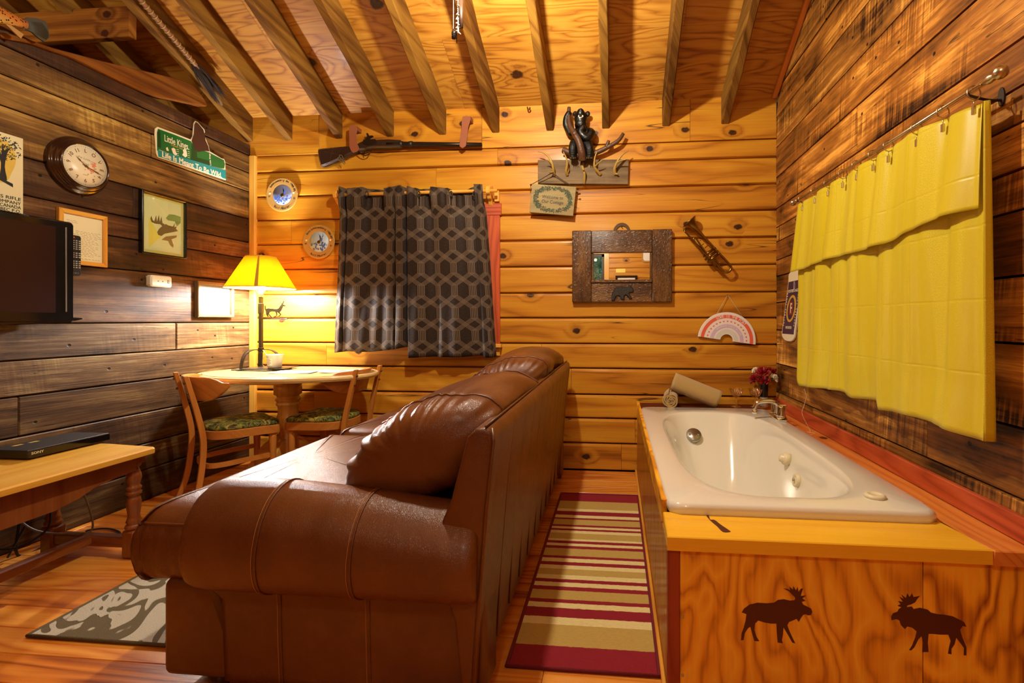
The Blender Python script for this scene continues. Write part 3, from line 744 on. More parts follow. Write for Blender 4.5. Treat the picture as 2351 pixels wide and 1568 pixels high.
# ------------------------------------------------------------------ rugs
def stripe_rug():
    g = G('striped_rug_pile'); u, v = g.uv(); tc = g.vec(u, v)
    wv = g.math('ADD', v, g.math('MULTIPLY', g.math('SUBTRACT', g.noise(tc, 55, 2), .5), .006))
    R, T, C = (.24, .006, .02), (.52, .33, .085), (.80, .62, .26)
    px = [(1553, R), (1478, R), (1415, T), (1397, C), (1352, C), (1337, R), (1312, C), (1297, R), (1289, T)]
    st = []
    for k, (f, c) in enumerate(STRIPES): st.append((f, c))
    c = None
    for k, (f, col) in enumerate(STRIPES):
        if c is None: c = col; continue
        c = g.mix(g.math('GREATER_THAN', wv, f), c if hasattr(c, 'is_output') else (*c, 1), (*col, 1))
    n1 = g.noise(tc, 420, 2); weave = g.noise(g.vec(g.math('MULTIPLY', u, 60.0), g.math('MULTIPLY', v, 160.0)), 1, 2)
    c = g.mix(g.math('MULTIPLY', g.math('MULTIPLY', n1, weave), .55), c, (.10, .03, .01))
    return g.pbr(Base__Color=c, Roughness=.95, Normal=g.bump(g.math('ADD', n1, weave), .7, .006))
R_, T_, C_ = (.33, .006, .024), (.64, .44, .11), (.94, .80, .36)
fl = FB(); floorM = Matrix.Identity(4)
# stripe edges measured along the rug's length
_sy = [(1545, R_), (1484, T_), (1434, C_), (1418, R_), (1397, C_), (1381, R_), (1368, T_), (1345, C_) , (1338, R_), (1330, C_), (1322, R_), (1312, T_)]
_z4 = [(1500, R_), (1325, T_), (1172, C_), (1118, R_), (1052, C_), (1015, R_), (990, T_), (925, R_), (898, C_), (868, R_), (845, C_), (815, T_), (772, C_), (745, R_), (722, C_), (695, R_), (678, T_), (625, R_), (606, C_), (588, R_), (570, C_), (556, T_), (515, C_), (496, R_), (483, C_), (468, R_), (455, T_), (416, R_), (405, C_), (385, R_), (358, C_), (340, T_), (285, R_)]
STRIPES = []
for zy, c in _z4:
    p = P(1080 + 900 / 3.087, 1060 + zy / 3.087, z=.008); STRIPES.append((p.y - 1.49, c))
STRIPES[0] = (-1, R_)
t = thing('runner_rug', 'narrow runner rug striped in burgundy, tan and cream, lying between sofa and tub', 'rug', (-.105, 2.25, 0))
b = B('y'); b.grid(lambda u, v: (-.345 + .478 * u, 1.49 + 1.52 * v, .0085), 6, 24, axis=lambda p: (p.x, p.y - 1.49)); b.box(-.345, .133, 1.49, 3.01, .0005, .008)
b.build('pile', stripe_rug(), t)
RUGEDGE = plain('burgundy_binding', (.17, .006, .016), .85, bump=.6, bscale=300)
b = B('y'); b.tube([(-.345, 1.49, .008), (-.345, 3.01, .008), (.133, 3.01, .008), (.133, 1.49, .008)], .007, 8, loop=True); b.build('binding', RUGEDGE, t)
def leaf_rug():
    g = G('leaf_pattern_rug'); u, v = g.uv(); tc = g.vec(u, v)
    n = g.noise(g.vec(g.math('ADD', g.math('MULTIPLY', u, 2.6), g.math('MULTIPLY', v, 1.2)), g.math('MULTIPLY', v, 2.4)), 1.5, .6, .4, 2.6)
    vo = g.math('PINGPONG', g.math('ADD', g.math('MULTIPLY', n, 2.6), g.math('MULTIPLY', u, .3)), .5)
    f = g.sstep(vo, .22, .27); fz = g.noise(tc, 320, 3)
    c = g.mix(f, (.17, .125, .05, 1), (.74, .66, .48, 1)); c = g.mix(g.math('MULTIPLY', fz, .55), c, (.05, .035, .015))
    return g.pbr(Base__Color=c, Roughness=.95, Normal=g.bump(g.math('ADD', fz, g.math('MULTIPLY', f, .6)), .8, .008))
t = thing('area_rug', 'beige rug with olive brown leaf scrolls, lying in front of the sofa', 'rug', (-1.6, 2.3, 0))
ang = .02
b = B('y'); b.grid(lambda u, v: (-2.03 + .85 * u, 1.475 + 1.5 * v, .0105), 4, 4); b.box(-2.03, -1.18, 1.475, 2.975, .0005, .010); b.build('pile', leaf_rug(), t)
b = B('y'); b.tube([(-2.03, 1.475, .008), (-2.03, 2.975, .008), (-1.18, 2.975, .008), (-1.18, 1.475, .008)], .0075, 8, loop=True); b.build('binding', plain('olive_binding', (.10, .07, .025), .9, bump=.6, bscale=300), t)

# ------------------------------------------------------------------ whirlpool tub and its wooden surround
TX0, TX1, TY0, TY1, TZ = .16, .985, 1.545, 3.27, .52
t = thing('bathtub', 'white whirlpool bathtub set into the wooden deck', 'bathtub', (.57, 2.4, 0))
b = B('y'); NA = 128
def rr_pt(a, hx, hy, n):
    c, s = cos(a), sin(a); m = (abs(c / hx) ** n + abs(s / hy) ** n) ** (-1 / n); return m * c, m * s
def ring(cx_, cy_, hx, hy, n, z, phase=0):
    out = []
    for i in range(NA):
        # spread the samples evenly along the outline
        a = 2 * pi * i / NA; a = atan2(hy * sin(a), hx * cos(a)); x, y = rr_pt(a, hx, hy, n)
        out.append((cx_ + x, cy_ + y, z(x / hx, y / hy) if callable(z) else z))
    return out
ox, oy = (TX0 + TX1) / 2, (TY0 + TY1) / 2; hx, hy = (TX1 - TX0) / 2, (TY1 - TY0) / 2
ix, iy, jx, jy = .565, 2.365, .305, .725
R = [ring(ox, oy, hx - .004, hy - .004, 30, .482), ring(ox, oy, hx, hy, 30, .487), ring(ox, oy, hx, hy, 30, .506), ring(ox, oy, hx - .004, hy - .004, 28, .5155), ring(ox, oy, hx - .012, hy - .012, 24, .520),
     ring(ix, iy, jx + .012, jy + .012, 3.6, .521), ring(ix, iy, jx + .004, jy + .004, 3.5, .519), ring(ix, iy, jx - .002, jy - .003, 3.5, .512), ring(ix, iy, jx - .008, jy - .012, 3.4, .497),
     ring(ix, iy - .01, jx - .03, jy - .05, 3.3, .44), ring(ix, iy - .03, jx - .06, jy - .12, 3.2, .33), ring(ix, iy - .05, jx - .085, jy - .19, 3.1, .22), ring(ix, iy - .06, jx - .11, jy - .235, 3.0, .155), ring(ix, iy - .065, jx - .145, jy - .275, 2.8, .118), ring(ix, iy - .07, jx - .2, jy - .34, 2.6, .104), ring(ix, iy - .07, .04, .12, 2.2, .10)]
R.append(ring(ix, iy - .07, .004, .012, 2.0, .0995))
b.loft(R, smooth=True, cap=False); b.build('tub_shell', PORC, t)
def disc_at(b, c, nrm, prof, seg=28, **k):
    q = Vector(nrm).to_track_quat('Z', 'Y').to_matrix().to_4x4(); q.translation = Vector(c); s = b.M; b.M = q; b.lathe(prof, (0, 0, 0), seg, **k); b.M = s
b = B('z'); fw = Vector((.47, 2.975, .40)); nr = Vector((0, -.77, .63))
disc_at(b, fw, nr, [(.045, -.02), (.046, .008), (.043, .013), (.0, .0145)])
ov = b.build('overflow_plate', SATIN, t)
for dx in (-.026, .026):
    b = B('z'); disc_at(b, fw + Vector((dx, 0, 0)) + nr * .0145, nr, [(.006, 0), (.006, .003), (0, .004)], 10); b.build('screw', SATIN, ov)
def jet(c, nrm, r):
    b = B('z'); disc_at(b, c, nrm, [(r, -.015), (r, .004), (r * .93, .010), (r * .62, .012), (r * .5, .007), (r * .4, .008), (0, .013)]); return b.build('jet', CREAMP, t)
jp = jet((.815, 2.26, .375), (-.97, 0, .2), .030); b = B('z'); disc_at(b, (.803, 2.26, .378), (-.97, 0, .2), [(.007, 0), (.007, .006), (0, .007)], 12); b.build('nozzle', SATIN, jp)
b = B('z'); disc_at(b, (.828, 2.42, .425), (-.97, 0, .22), [(.03, -.012), (.03, .012), (.026, .02), (.018, .022), (.018, .034), (0, .038)]); b.build('jet_knob', CREAMP, t)
b = B('z'); b.lathe([(.032, .0), (.032, .007), (.026, .011), (.018, .012), (.016, .009), (0, .010)], (.845, 1.66, .5205), 28); b.build('air_control', CREAMP, t)
# deck mounted two-handle faucet
b = B('y'); fx, fy, fz = .950, 2.93, .521
b.loft([[(fx + x, fy + y, fz + z) for x, y in rrect(-.03 * s, .03 * s, -.082 * s, .082 * s, .012 * s)] for z, s in ((0, 1.0), (.012, 1.0), (.022, .90), (.026, .82))])
fc = b.build('faucet', CHROME, t)
for dy in (-.052, .052):
    b = B('z'); b.lathe([(.026, 0), (.026, .012), (.022, .02), (.024, .055), (.021, .064), (.0, .066)], (fx, fy + dy, fz + .022), 12); b.box(fx - .010, fx + .03, fy + dy - .008, fy + dy + .008, fz + .080, fz + .092, .004); b.build('handle', CHROME, fc)
b = B('z'); b.tube(spline([(fx, fy, fz + .02), (fx, fy, fz + .075), (fx - .012, fy, fz + .092), (fx - .04, fy, fz + .102), (fx - .085, fy, fz + .102), (fx - .118, fy, fz + .092), (fx - .132, fy, fz + .066), (fx - .133, fy, fz + .045)], 6), .0125, 14); b.tube([(fx - .133, fy, fz + .05), (fx - .133, fy, fz + .026)], .0145, 14); b.build('spout', CHROME, fc)

# surround
t = thing('tub_surround', 'wooden deck and plywood box boxed round the bathtub, moose stencilled on its front', 'tub surround', (.6, 2.3, 0))
DZ = .485; DYF = 1.385
b = B('x'); b.prism([(.145, DYF), (1.005, DYF), (.992, TY0 + .02), (.15, TY0 + .02)], DZ - .04, DZ, .003, rnd=.35); dk = b.build('deck_board', DECK, t)
b = B('x'); kp = [P(*q, z=DZ) for q in zoomed([(335, 172), (352, 178), (362, 202), (388, 204), (425, 232), (478, 268), (488, 280), (442, 281), (405, 246), (368, 214), (345, 190)], 1500, 1120, 2.7626)]
b.prism(sp2([(p.x, p.y) for p in kp], 3), DZ + .0002, DZ + .0006); b.build('knot_mark', STENCIL, dk)
b = B('y'); b.prism([(1.007, DYF - .005), (XR - .003, DYF - .005), (XR - .003, 3.505), (TX1 - .005, 3.505), (TX1 - .005, TY0 + .02)], DZ - .04, DZ, .003, rnd=.6); b.build('deck_board', CEDAR, t)
b = B('x'); b.box(.17, TX1 - .006, TY1 - .02, 3.505, DZ - .03, .505, .002, tint=(.35, .22, .2)); b.build('back_shelf', DARKRED, t)
b = B('y'); b.box(.148, .168, 1.60, 3.505, DZ - .05, DZ + .028, .003); b.build('side_rail', PANEL, t)
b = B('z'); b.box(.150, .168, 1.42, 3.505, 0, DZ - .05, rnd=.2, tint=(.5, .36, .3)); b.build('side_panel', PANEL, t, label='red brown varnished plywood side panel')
b = B('z'); b.box(.148, .182, 1.398, 1.435, 0, DZ - .042, .002); b.build('corner_post', DARKRED, t)
b = B('z'); b.box(.183, .838, 1.402, 1.42, 0, DZ - .041, .001, rnd=.21); fp = b.build('front_panel', PANEL, t)
b = B('z'); b.box(.841, XR - .003, 1.402, 1.42, 0, DZ - .041, .001, rnd=.77, tint=(1.15, 1.2, 1.1)); fp2 = b.build('front_panel', PANEL, t)
FP = Matrix(((1, 0, 0, 0), (0, 0, -1, 1.402), (0, 1, 0, 0), (0, 0, 0, 1)))
M1 = [(560, 790), (575, 765), (610, 740), (660, 728), (720, 732), (765, 728), (790, 710), (830, 706), (865, 715), (895, 712), (900, 700), (893, 688), (875, 672), (860, 655), (825, 638), (850, 640), (868, 650), (862, 625), (885, 645), (888, 622), (905, 650), (915, 628), (920, 660), (935, 640), (950, 636), (940, 665), (935, 685), (970, 682), (945, 700), (965, 715), (940, 722), (950, 740), (975, 752), (1000, 765), (1008, 785), (1000, 805), (980, 808), (965, 800), (950, 805), (935, 825), (922, 850), (908, 830), (885, 840), (860, 850), (850, 870), (860, 900), (885, 955), (900, 985), (880, 980), (850, 925), (825, 885), (822, 930), (815, 965), (822, 985), (788, 980), (783, 920), (780, 860), (745, 860), (700, 852), (665, 840), (645, 860), (640, 900), (655, 945), (672, 972), (640, 970), (628, 930), (615, 880), (600, 890), (580, 920), (572, 965), (555, 965), (560, 920), (575, 880), (585, 840), (590, 800), (570, 792)]
M2 = [(1508, 815), (1520, 795), (1548, 785), (1556, 768), (1575, 757), (1548, 747), (1568, 737), (1552, 718), (1582, 722), (1560, 690), (1588, 704), (1570, 675), (1602, 698), (1610, 668), (1625, 692), (1640, 668), (1650, 692), (1690, 685), (1672, 705), (1660, 725), (1635, 738), (1610, 745), (1607, 756), (1640, 752), (1650, 768), (1690, 760), (1740, 772), (1760, 790), (1800, 800), (1850, 805), (1900, 815), (1950, 840), (1970, 850), (1985, 880), (1960, 875), (1945, 900), (1960, 950), (1985, 1010), (1985, 1062), (1968, 1060), (1970, 1015), (1940, 975), (1920, 950), (1910, 990), (1890, 1020), (1890, 1055), (1868, 1050), (1875, 1010), (1885, 970), (1870, 930), (1820, 930), (1770, 925), (1745, 925), (1740, 980), (1745, 1040), (1705, 1040), (1712, 980), (1700, 940), (1680, 960), (1655, 1010), (1635, 1030), (1622, 1028), (1640, 1000), (1660, 950), (1670, 910), (1640, 885), (1610, 878), (1595, 895), (1570, 870), (1560, 840), (1540, 832), (1510, 838)]
for pts, par in ((M1, fp), (M2, fp2)):
    b = B('z', FP); b.prism(tr(FP, zoomed(pts, 1500, 1120, 2.7626)), .0002, .0008); b.build('moose_stencil', STENCIL, par)
for par, (px, py) in ((fp, (1573, 1262)), (fp, (1567, 1416)), (fp, (1567, 1550)), (fp2, (2138, 1280))):
    u, v = tr(FP, [(px, py)])[0]; b = B('z', FP); b.prism(circ(u, v, .0045, 12), .0, .0015); b.build('screw', SATIN, par)


# ------------------------------------------------------------------ oval pedestal table
TCX, TCY, TA, TB_ = -2.22, 3.08, .60, .395
t = thing('dining_table', 'oval pedestal table with pale oak top tucked into the corner under the lamp', 'table', (-2.24, 3.08, 0))
b = B('x'); rings = []
for z, s in ((.716, .97), (.719, .985), (.732, 1.0), (.742, 1.0), (.748, .992), (.75, .98)):
    rings.append([(TCX + TA * s * cos(2 * pi * i / 80), TCY + TB_ * s * sin(2 * pi * i / 80) - 0, z) for i in range(80)])
b.loft(rings, smooth=False); top = b.build('tabletop', TTOP, t)
b = B('x'); b.tube([(TCX + (TA - .035) * cos(2 * pi * i / 80), TCY + (TB_ - .035) * sin(2 * pi * i / 80), .7495) for i in range(80)], .0025, 6, loop=True); b.build('edge_groove', MAHOG, top)
b = B('x'); b.box(-2.36, -2.10, 2.84, 3.32, .69, .716, .004); b.build('cross_block', OAK, t)
b = B('z'); PXC, PYC = -2.235, 3.08
b.lathe([(.085, .69), (.085, .60), (.07, .592), (.066, .58), (.075, .572), (.078, .562), (.072, .552), (.066, .545), (.074, .538), (.074, .53), (.062, .515), (.060, .48), (.066, .45), (.076, .425), (.074, .40), (.06, .375), (.052, .36), (.055, .33), (.07, .30), (.072, .2), (.066, .12), (.05, .11), (.045, .085), (.02, .08)][::-1], (PXC, PYC, 0), 28)
b.build('pedestal', OAK, t)
for a in (188, 278, 8, 98):
    a = radians(a); b = B('x')
    M = Matrix(((cos(a), 0, sin(a), PXC), (sin(a), 0, -cos(a), PYC), (0, 1, 0, 0), (0, 0, 0, 1))); b.M = M
    L = .37 if a < 1 or a > 4 else .35
    if 90 < a * 180 / pi < 100: L = .32
    up = [(.05, .31), (.12, .285), (.19, .215), (.25, .12), (.31, .055), (L, .045)]; dn = [(L + .005, .004), (.33, .0), (.25, .02), (.19, .085), (.13, .16), (.05, .20)]
    pts = [(p.x, p.y) for p in spline([(q[0], q[1], 0) for q in up], 4)] + [(p.x, p.y) for p in spline([(q[0], q[1], 0) for q in dn], 4)]
    b.prism(pts, -.022, .022, .005); b.build('leg', OAK, t)

# ------------------------------------------------------------------ bentwood chairs
def camo():
    g = G('camouflage_fabric'); tc = g.n('TexCoord').outputs['Object']
    n = g.noise(tc, 14.0, 3, .6, 1.8); n2 = g.noise(tc, 9.0, 3, .6, 2.5)
    c = g.ramp(n, [(.0, (.012, .010, .004)), (.40, (.03, .035, .008)), (.45, (.10, .13, .015)), (.52, (.26, .24, .03)), (.58, (.08, .045, .01)), (.64, (.015, .012, .005))], 'CONSTANT')
    c = g.mix(g.sstep(n2, .55, .6), c, (.42, .33, .05))
    return g.pbr(Base__Color=c, Roughness=.75, Normal=g.bump(n, .3, .004))
CAMO = camo()
t = thing('dining_chair', 'wooden chair with camouflage seat at the left of the table, its back turned to us', 'chair', (0, 0, 0), 'chairs at the oval table')
def hoop(hw, f, bk, n=8):
    """seat outline: straight front, rounded back"""
    return [(p.x, p.y) for p in spline([(-hw, f, 0), (0, f + .006, 0), (hw, f, 0), (hw + .004, f - .12, 0), (hw - .008, -.08, 0), (hw - .07, bk + .03, 0), (0, bk, 0), (-hw + .07, bk + .03, 0), (-hw + .008, -.08, 0), (-hw - .004, f - .12, 0)], n, True)]
b = B('x'); o = hoop(.185, .19, -.185); b.prism(o, .395, .445, .004, smooth=False); b.build('seat_frame', CHAIRW, t)
b = B('x'); rings = []
for z, s in ((.4455, .97), (.450, .995), (.457, 1.0), (.466, .985), (.474, .94), (.480, .84), (.484, .6), (.4855, .25)): rings.append([(x * s * .985, (y) * s * .985, z) for x, y in o])
b.loft(rings); b.build('seat', CAMO, t)
b = B('x'); bk = []
def back_fn(u, v, d):
    x = -.23 + .46 * u; k = abs(x) / .23
    zt = .775 - .012 * k ** 2 - .055 * max(0, k - .72) ** 2 / .0784; zb = .628 + .085 * max(0, (k - .55) / .45) ** 2.2
    z = zb + (max(zt, zb + .02) - zb) * v
    y = -.272 + .165 * k ** 2.2 + (.77 - z) * .25 + d
    return (x, y, z)
V = []; NU, NV = 28, 8
f1 = [[back_fn(i / NU, j / NV, 0) for i in range(NU + 1)] for j in range(NV + 1)]; f2 = [[back_fn(i / NU, j / NV, .014) for i in range(NU + 1)] for j in range(NV + 1)]
ringsb = []
for i in range(NU + 1): ringsb.append([f1[j][i] for j in range(NV + 1)] + [f2[j][i] for j in range(NV, -1, -1)])
b.loft(ringsb, smooth=True); b.build('backrest', CHAIRW, t, mods=[('BEVEL', dict(width=.004, segments=2, limit_method='ANGLE', angle_limit=radians(45)))])
for s in (-1, 1):
    b = B('z'); pts = spline([(s * .178, -.262, .006), (s * .172, -.222, .12), (s * .166, -.200, .27), (s * .163, -.196, .42), (s * .160, -.230, .60), (s * .156, -.275, .785)], 5)
    rg = []
    for p in pts:
        w = .0145; d = .019 if p.z < .5 else .019 - .004 * (p.z - .5) / .28
        rg.append([(p.x - w, p.y - d, p.z), (p.x + w, p.y - d, p.z), (p.x + w, p.y + d * .6, p.z), (p.x - w, p.y + d * .6, p.z)])
    b.loft(rg, smooth=False); lg = b.build('rear_leg', CHAIRW, t, mods=[('BEVEL', dict(width=.004, segments=2))])
    for z in (.685, .745):
        q = B('z'); q.ell((s * .158, -.231 - (z - .60) / .185 * .045 - .019, z), (.008, .006, .008), 10); q.build('bolt', BRASS, lg)
    q = B('z'); q.lathe([(.010, .0005), (.011, .004), (.006, .010)], (s * .178, -.258, 0), 12); q.build('glide', SATIN, lg)
    b = B('z'); b.box(s * .165 - .021, s * .165 + .021, .135, .177, .372, .43, .004); b.lathe([(.010, .012), (.013, .015), (.0215, .37), (.019, .385)], (s * .168, .156, 0), 14); lg = b.build('front_leg', CHAIRW, t)
    q = B('z'); q.lathe([(.010, .0005), (.011, .006), (.006, .016)], (s * .168, .156, 0), 12); q.build('glide', SATIN, lg)
b = B('x'); path = spline([(-.165, .15, .255), (-.163, 0, .25), (-.158, -.10, .245), (-.12, -.168, .243), (0, -.182, .243), (.12, -.168, .243), (.158, -.10, .245), (.163, 0, .25), (.165, .15, .255)], 6)
rg = []
for i, p in enumerate(path):
    tg = (path[min(i + 1, len(path) - 1)] - path[max(i - 1, 0)]).normalized(); n = Vector((-tg.y, tg.x, 0)) * .008
    rg.append([p + n + Vector((0, 0, -.014)), p - n + Vector((0, 0, -.014)), p - n + Vector((0, 0, .014)), p + n + Vector((0, 0, .014))])
b.loft(rg, smooth=False); b.build('stretcher', CHAIRW, t)
chair0 = t
chair0.location = (-2.39, 2.815, 0); chair0.rotation_euler = (0, 0, -radians(36.9))
dup(chair0, (-1.94, 3.09, 0), radians(90), 'wooden chair with camouflage seat at the right of the table, partly behind the sofa cushion')

# ------------------------------------------------------------------ console table, player, cables
t = thing('console_table', 'low wooden console table with turned legs against the left wall', 'table', (-2.44, 1.4, 0))
top = [(-2.725, .55), (-2.16, .55), (-2.158, 1.4), (-2.158, 1.99)] + [(-2.158 - .02 * (1 - cos(radians(a))), 2.04 + .03 * sin(radians(a))) for a in (20, 50, 80)] + [(-2.30, 2.083), (-2.44, 2.10), (-2.58, 2.098), (-2.69, 2.085), (-2.72, 2.06)]
b = B('y'); b.prism(top, .478, .505, .006, rnd=.4); b.build('tabletop', CTOP, t)
b = B('y')
def apron(x0, x1): 
    pts = [(.60, .477), (2.02, .477), (2.02, .405), (1.93, .40), (1.84, .385), (1.78, .36), (1.70, .345), (1.5, .34), (1.2, .34), (.9, .36), (.60, .40)]
    M = Matrix(((0, 0, 1, 0), (1, 0, 0, 0), (0, 1, 0, 0), (0, 0, 0, 1))); s = b.M; b.M = M; b.prism(pts, x0, x1, .003); b.M = s
apron(-2.235, -2.213); apron(-2.69, -2.67); b.build('apron', MAHOG, t)
b = B('x'); b.box(-2.68, -2.22, 2.015, 2.035, .405, .477, .003); b.build('apron', MAHOG, t)
turn = [(.030, .13), (.034, .14), (.03, .15), (.024, .155), (.030, .165), (.026, .175), (.022, .19), (.027, .23), (.029, .255), (.024, .275), (.019, .285), (.029, .292), (.030, .302), (.022, .308), (.028, .316), (.029, .325), (.021, .332), (.024, .345), (.029, .365), (.027, .385), (.020, .405), (.018, .415), (.026, .422), (.026, .43), (.02, .434)]
for x, y in ((-2.243, 2.035), (-2.665, 2.035), (-2.243, .65), (-2.665, .65)):
    b = B('z'); b.box(x - .033, x + .033, y - .033, y + .033, .0005, .128, .008); b.lathe(turn, (x, y, 0), 20); b.box(x - .027, x + .027, y - .027, y + .027, .433, .477, .002); b.build('leg', MAHOG, t)
b = B('x'); b.box(-2.64, -2.27, 2.012, 2.056, .045, .095, .006); b.box(-2.64, -2.27, .63, .67, .045, .095, .006); b.axis = 'y'; b.box(-2.475, -2.435, .66, 2.02, .055, .10, .006); b.build('stretcher', MAHOG, t)
dA, dB = P(68, 1057, z=.506), P(244, 1012, z=.506)
t = thing('disc_player', 'flat black disc player lying on the console table', 'player', (-2.58, (dA.y + dB.y) / 2, .506))
px1 = -2.49; py0, py1 = dA.y, dB.y
b = B('y'); b.box(px1 - .20, px1, py0, py1, .511, .546, .003); body = b.build('case', BLACKM, t)
b = B('y'); b.box(px1 - .004, px1 + .006, py0 + .002, py1 - .002, .512, .545, .003); fr = b.build('front_panel', BLACKG, t)
MF = Matrix(((0, 0, 1, px1 + .0062), (1, 0, 0, 0), (0, 1, 0, 0), (0, 0, 0, 1)))
b = B('x', MF); b.text('SONY', .014, (py0 + .03, .532, 0), bold=.01, sx=1.2); b.build('lettering', OFFW, fr)
for x in (px1 - .18, px1 - .02):
    for y in (py0 + .03, py1 - .03): b = B('y'); b.box(x - .01, x + .01, y - .01, y + .01, .5055, .512); b.build('foot', BLACKM, t)
mp = Matrix(((1, 0, 0, 0), (0, 1, 0, 0), (0, 0, 1, .5462), (0, 0, 0, 1)))
for k in range(2): b = B('z', mp); b.box(px1 - .165, px1 - .15, py0 + .06 + k * .06, py0 + .095 + k * .06, 0, .0006); b.build('top_label', GOLD, body)
CAB = [('long black cable looping down behind the console table to the floor', [(-2.80, 1.78, .40), (-2.78, 1.79, .2), (-2.70, 1.82, .12), (-2.60, 1.86, .11), (-2.55, 1.93, .17), (-2.60, 1.96, .28), (-2.68, 1.96, .2), (-2.76, 1.93, .02)], .0045, CORD),
       ('grey cable drooping in a curve under the console table', [(-2.80, 1.86, .42), (-2.72, 1.88, .30), (-2.62, 1.92, .16), (-2.52, 2.0, .11), (-2.50, 2.07, .105), (-2.58, 2.10, .25), (-2.70, 2.12, .40)], .004, CORDG),
       ('thick black cable hanging straight to the floor by the left wall', [(-2.82, 1.99, .46), (-2.82, 1.99, .4), (-2.78, 1.99, .2), (-2.78, 1.98, .008), (-2.76, 2.08, .006)], .006, CORD),
       ('black cable coiled on the floor behind the console leg', [(-2.84, 2.17, .35), (-2.83, 2.18, .1), (-2.80, 2.2, .008), (-2.68, 2.20, .008), (-2.60, 2.13, .008), (-2.64, 2.20, .008), (-2.74, 2.24, .008), (-2.66, 2.27, .009), (-2.55, 2.24, .008), (-2.47, 2.17, .008), (-2.44, 2.22, .008), (-2.52, 2.29, .008)], .0045, CORD)]
for lab, pts, r, m in CAB:
    b = B('z'); b.tube(spline(pts, 8), r, 8); tag(b.build('cable', m), lab, 'cable', 'cables under the console')

# ------------------------------------------------------------------ table lamp with running deer
LX, LY = -2.56, 3.24
t = thing('table_lamp', 'iron table lamp with yellow shade and running deer cut-out, standing on the corner table', 'lamp', (LX, LY, .751))
b = B('z'); b.box(LX - .011, LX + .011, LY - .011, LY + .011, .87, 1.27, .002); b.box(LX - .014, LX + .014, LY - .014, LY + .014, .875, .905, .002); b.box(LX - .014, LX + .014, LY - .014, LY + .014, 1.15, 1.225, .002); b.build('pole', BRONZEP, t)
for a in (250, 10, 130, 190):
    a = radians(a); b = B('z'); path = [(r, z) for r, z in [(.006, .886), (.04, .892), (.08, .884), (.11, .86), (.128, .82), (.136, .775), (.14, .757), (.165, .7545)]]
    path = [(p.x, p.y) for p in spline([(r, z, 0) for r, z in path], 4)]; rg = []
    for i, (r, z) in enumerate(path):
        q = Vector((LX + r * cos(a), LY + r * sin(a), z)); sd = Vector((-sin(a), cos(a), 0)) * .015
        j = min(i + 1, len(path) - 1); k = max(i - 1, 0); tg = Vector((path[j][0] - path[k][0], path[j][1] - path[k][1])).normalized(); n = Vector((cos(a) * tg.y, sin(a) * tg.y, -tg.x)) * .0022
        rg.append([q + sd + n, q - sd + n, q - sd - n, q + sd - n])
    b.loft(rg, smooth=False); b.build('strap_foot', BRONZEP, t)
LM = Matrix(((1, 0, 0, 0), (0, 0, -1, LY), (0, 1, 0, 0), (0, 0, 0, 1)))
dz8 = [(313, 652), (321, 650), (325, 688), (350, 681), (400, 686), (440, 690), (462, 680), (477, 655), (490, 642), (486, 628), (474, 618), (478, 606), (484, 620), (497, 632), (503, 618), (510, 600), (522, 602), (514, 622), (505, 640), (520, 645), (537, 655), (528, 662), (508, 662), (497, 685), (487, 708), (470, 722), (488, 745), (470, 768), (445, 772), (443, 766), (465, 760), (476, 745), (448, 722), (442, 725), (448, 750), (430, 772), (412, 782), (410, 776), (428, 762), (436, 745), (425, 718), (390, 715), (365, 722), (358, 740), (380, 762), (396, 780), (385, 782), (362, 762), (350, 740), (352, 770), (342, 772), (328, 745), (325, 715), (312, 690)]
b = B('x', LM); b.prism(tr(LM, zoomed(dz8, 540, 560, 4.611)), -.0015, .0015); d = b.build('deer_cutout', BRONZEP, t)
rz = P(606, 732, y=LY).z; rx = P(661, 732, y=LY).x
b = B('x'); b.box(LX + .01, rx, LY - .004, LY + .004, rz - .004, rz + .003, .001); b.build('deer_bar', BRONZEP, t)
def shade_mat():
    g = G('yellow_shade_paper'); d = g.n('BsdfDiffuse', Color=(.80, .52, .03, 1)); tl = g.n('BsdfTranslucent', Color=(.58, .30, .010, 1))
    mx = g.n('MixShader', _0=.5, _1=d.outputs[0], _2=tl.outputs[0]); g.t.links.new(mx.outputs[0], g.out.inputs[0]); return g.m
SHADE = shade_mat()
b = B('z'); sz0, sz1, sr0, sr1 = 1.335, 1.56, .222, .098
b.lathe([(sr0, sz0), (sr1, sz1), (sr1 - .002, sz1), (sr0 - .002, sz0)], (LX, LY, 0), 64, cap=False); sh = b.build('lamp_shade', SHADE, t)
b = B('z'); a0 = radians(-62)
b.grid(lambda u, v: (LX + (sr0 + (sr1 - sr0) * v + .001) * cos(a0 + u * .10), LY + (sr0 + (sr1 - sr0) * v + .001) * sin(a0 + u * .10), sz0 + (sz1 - sz0) * v), 3, 6); b.build('shade_seam', plain('shade_seam_tape', (.55, .28, .02), .6), sh)
b = B('z'); b.tube([(LX + sr0 * cos(2 * pi * i / 48), LY + sr0 * sin(2 * pi * i / 48), sz0) for i in range(48)], .003, 6, loop=True); b.tube([(LX + sr1 * cos(2 * pi * i / 32), LY + sr1 * sin(2 * pi * i / 32), sz1) for i in range(32)], .003, 6, loop=True); b.build('shade_rim', plain('shade_rim_tape', (.7, .45, .05), .6), sh)
b = B('z'); b.lathe([(.016, 1.27), (.018, 1.30), (.014, 1.315)], (LX, LY, 0), 16); b.build('socket', WHITE, t)
b = B('z')
for a in (0, pi):
    b.tube(spline([(LX + .018 * cos(a), LY + .018 * sin(a), 1.29), (LX + .05 * cos(a), LY, 1.36), (LX + .05 * cos(a), LY, 1.47), (LX + .012 * cos(a), LY, 1.555), (LX, LY, 1.562)], 6), .002, 6)
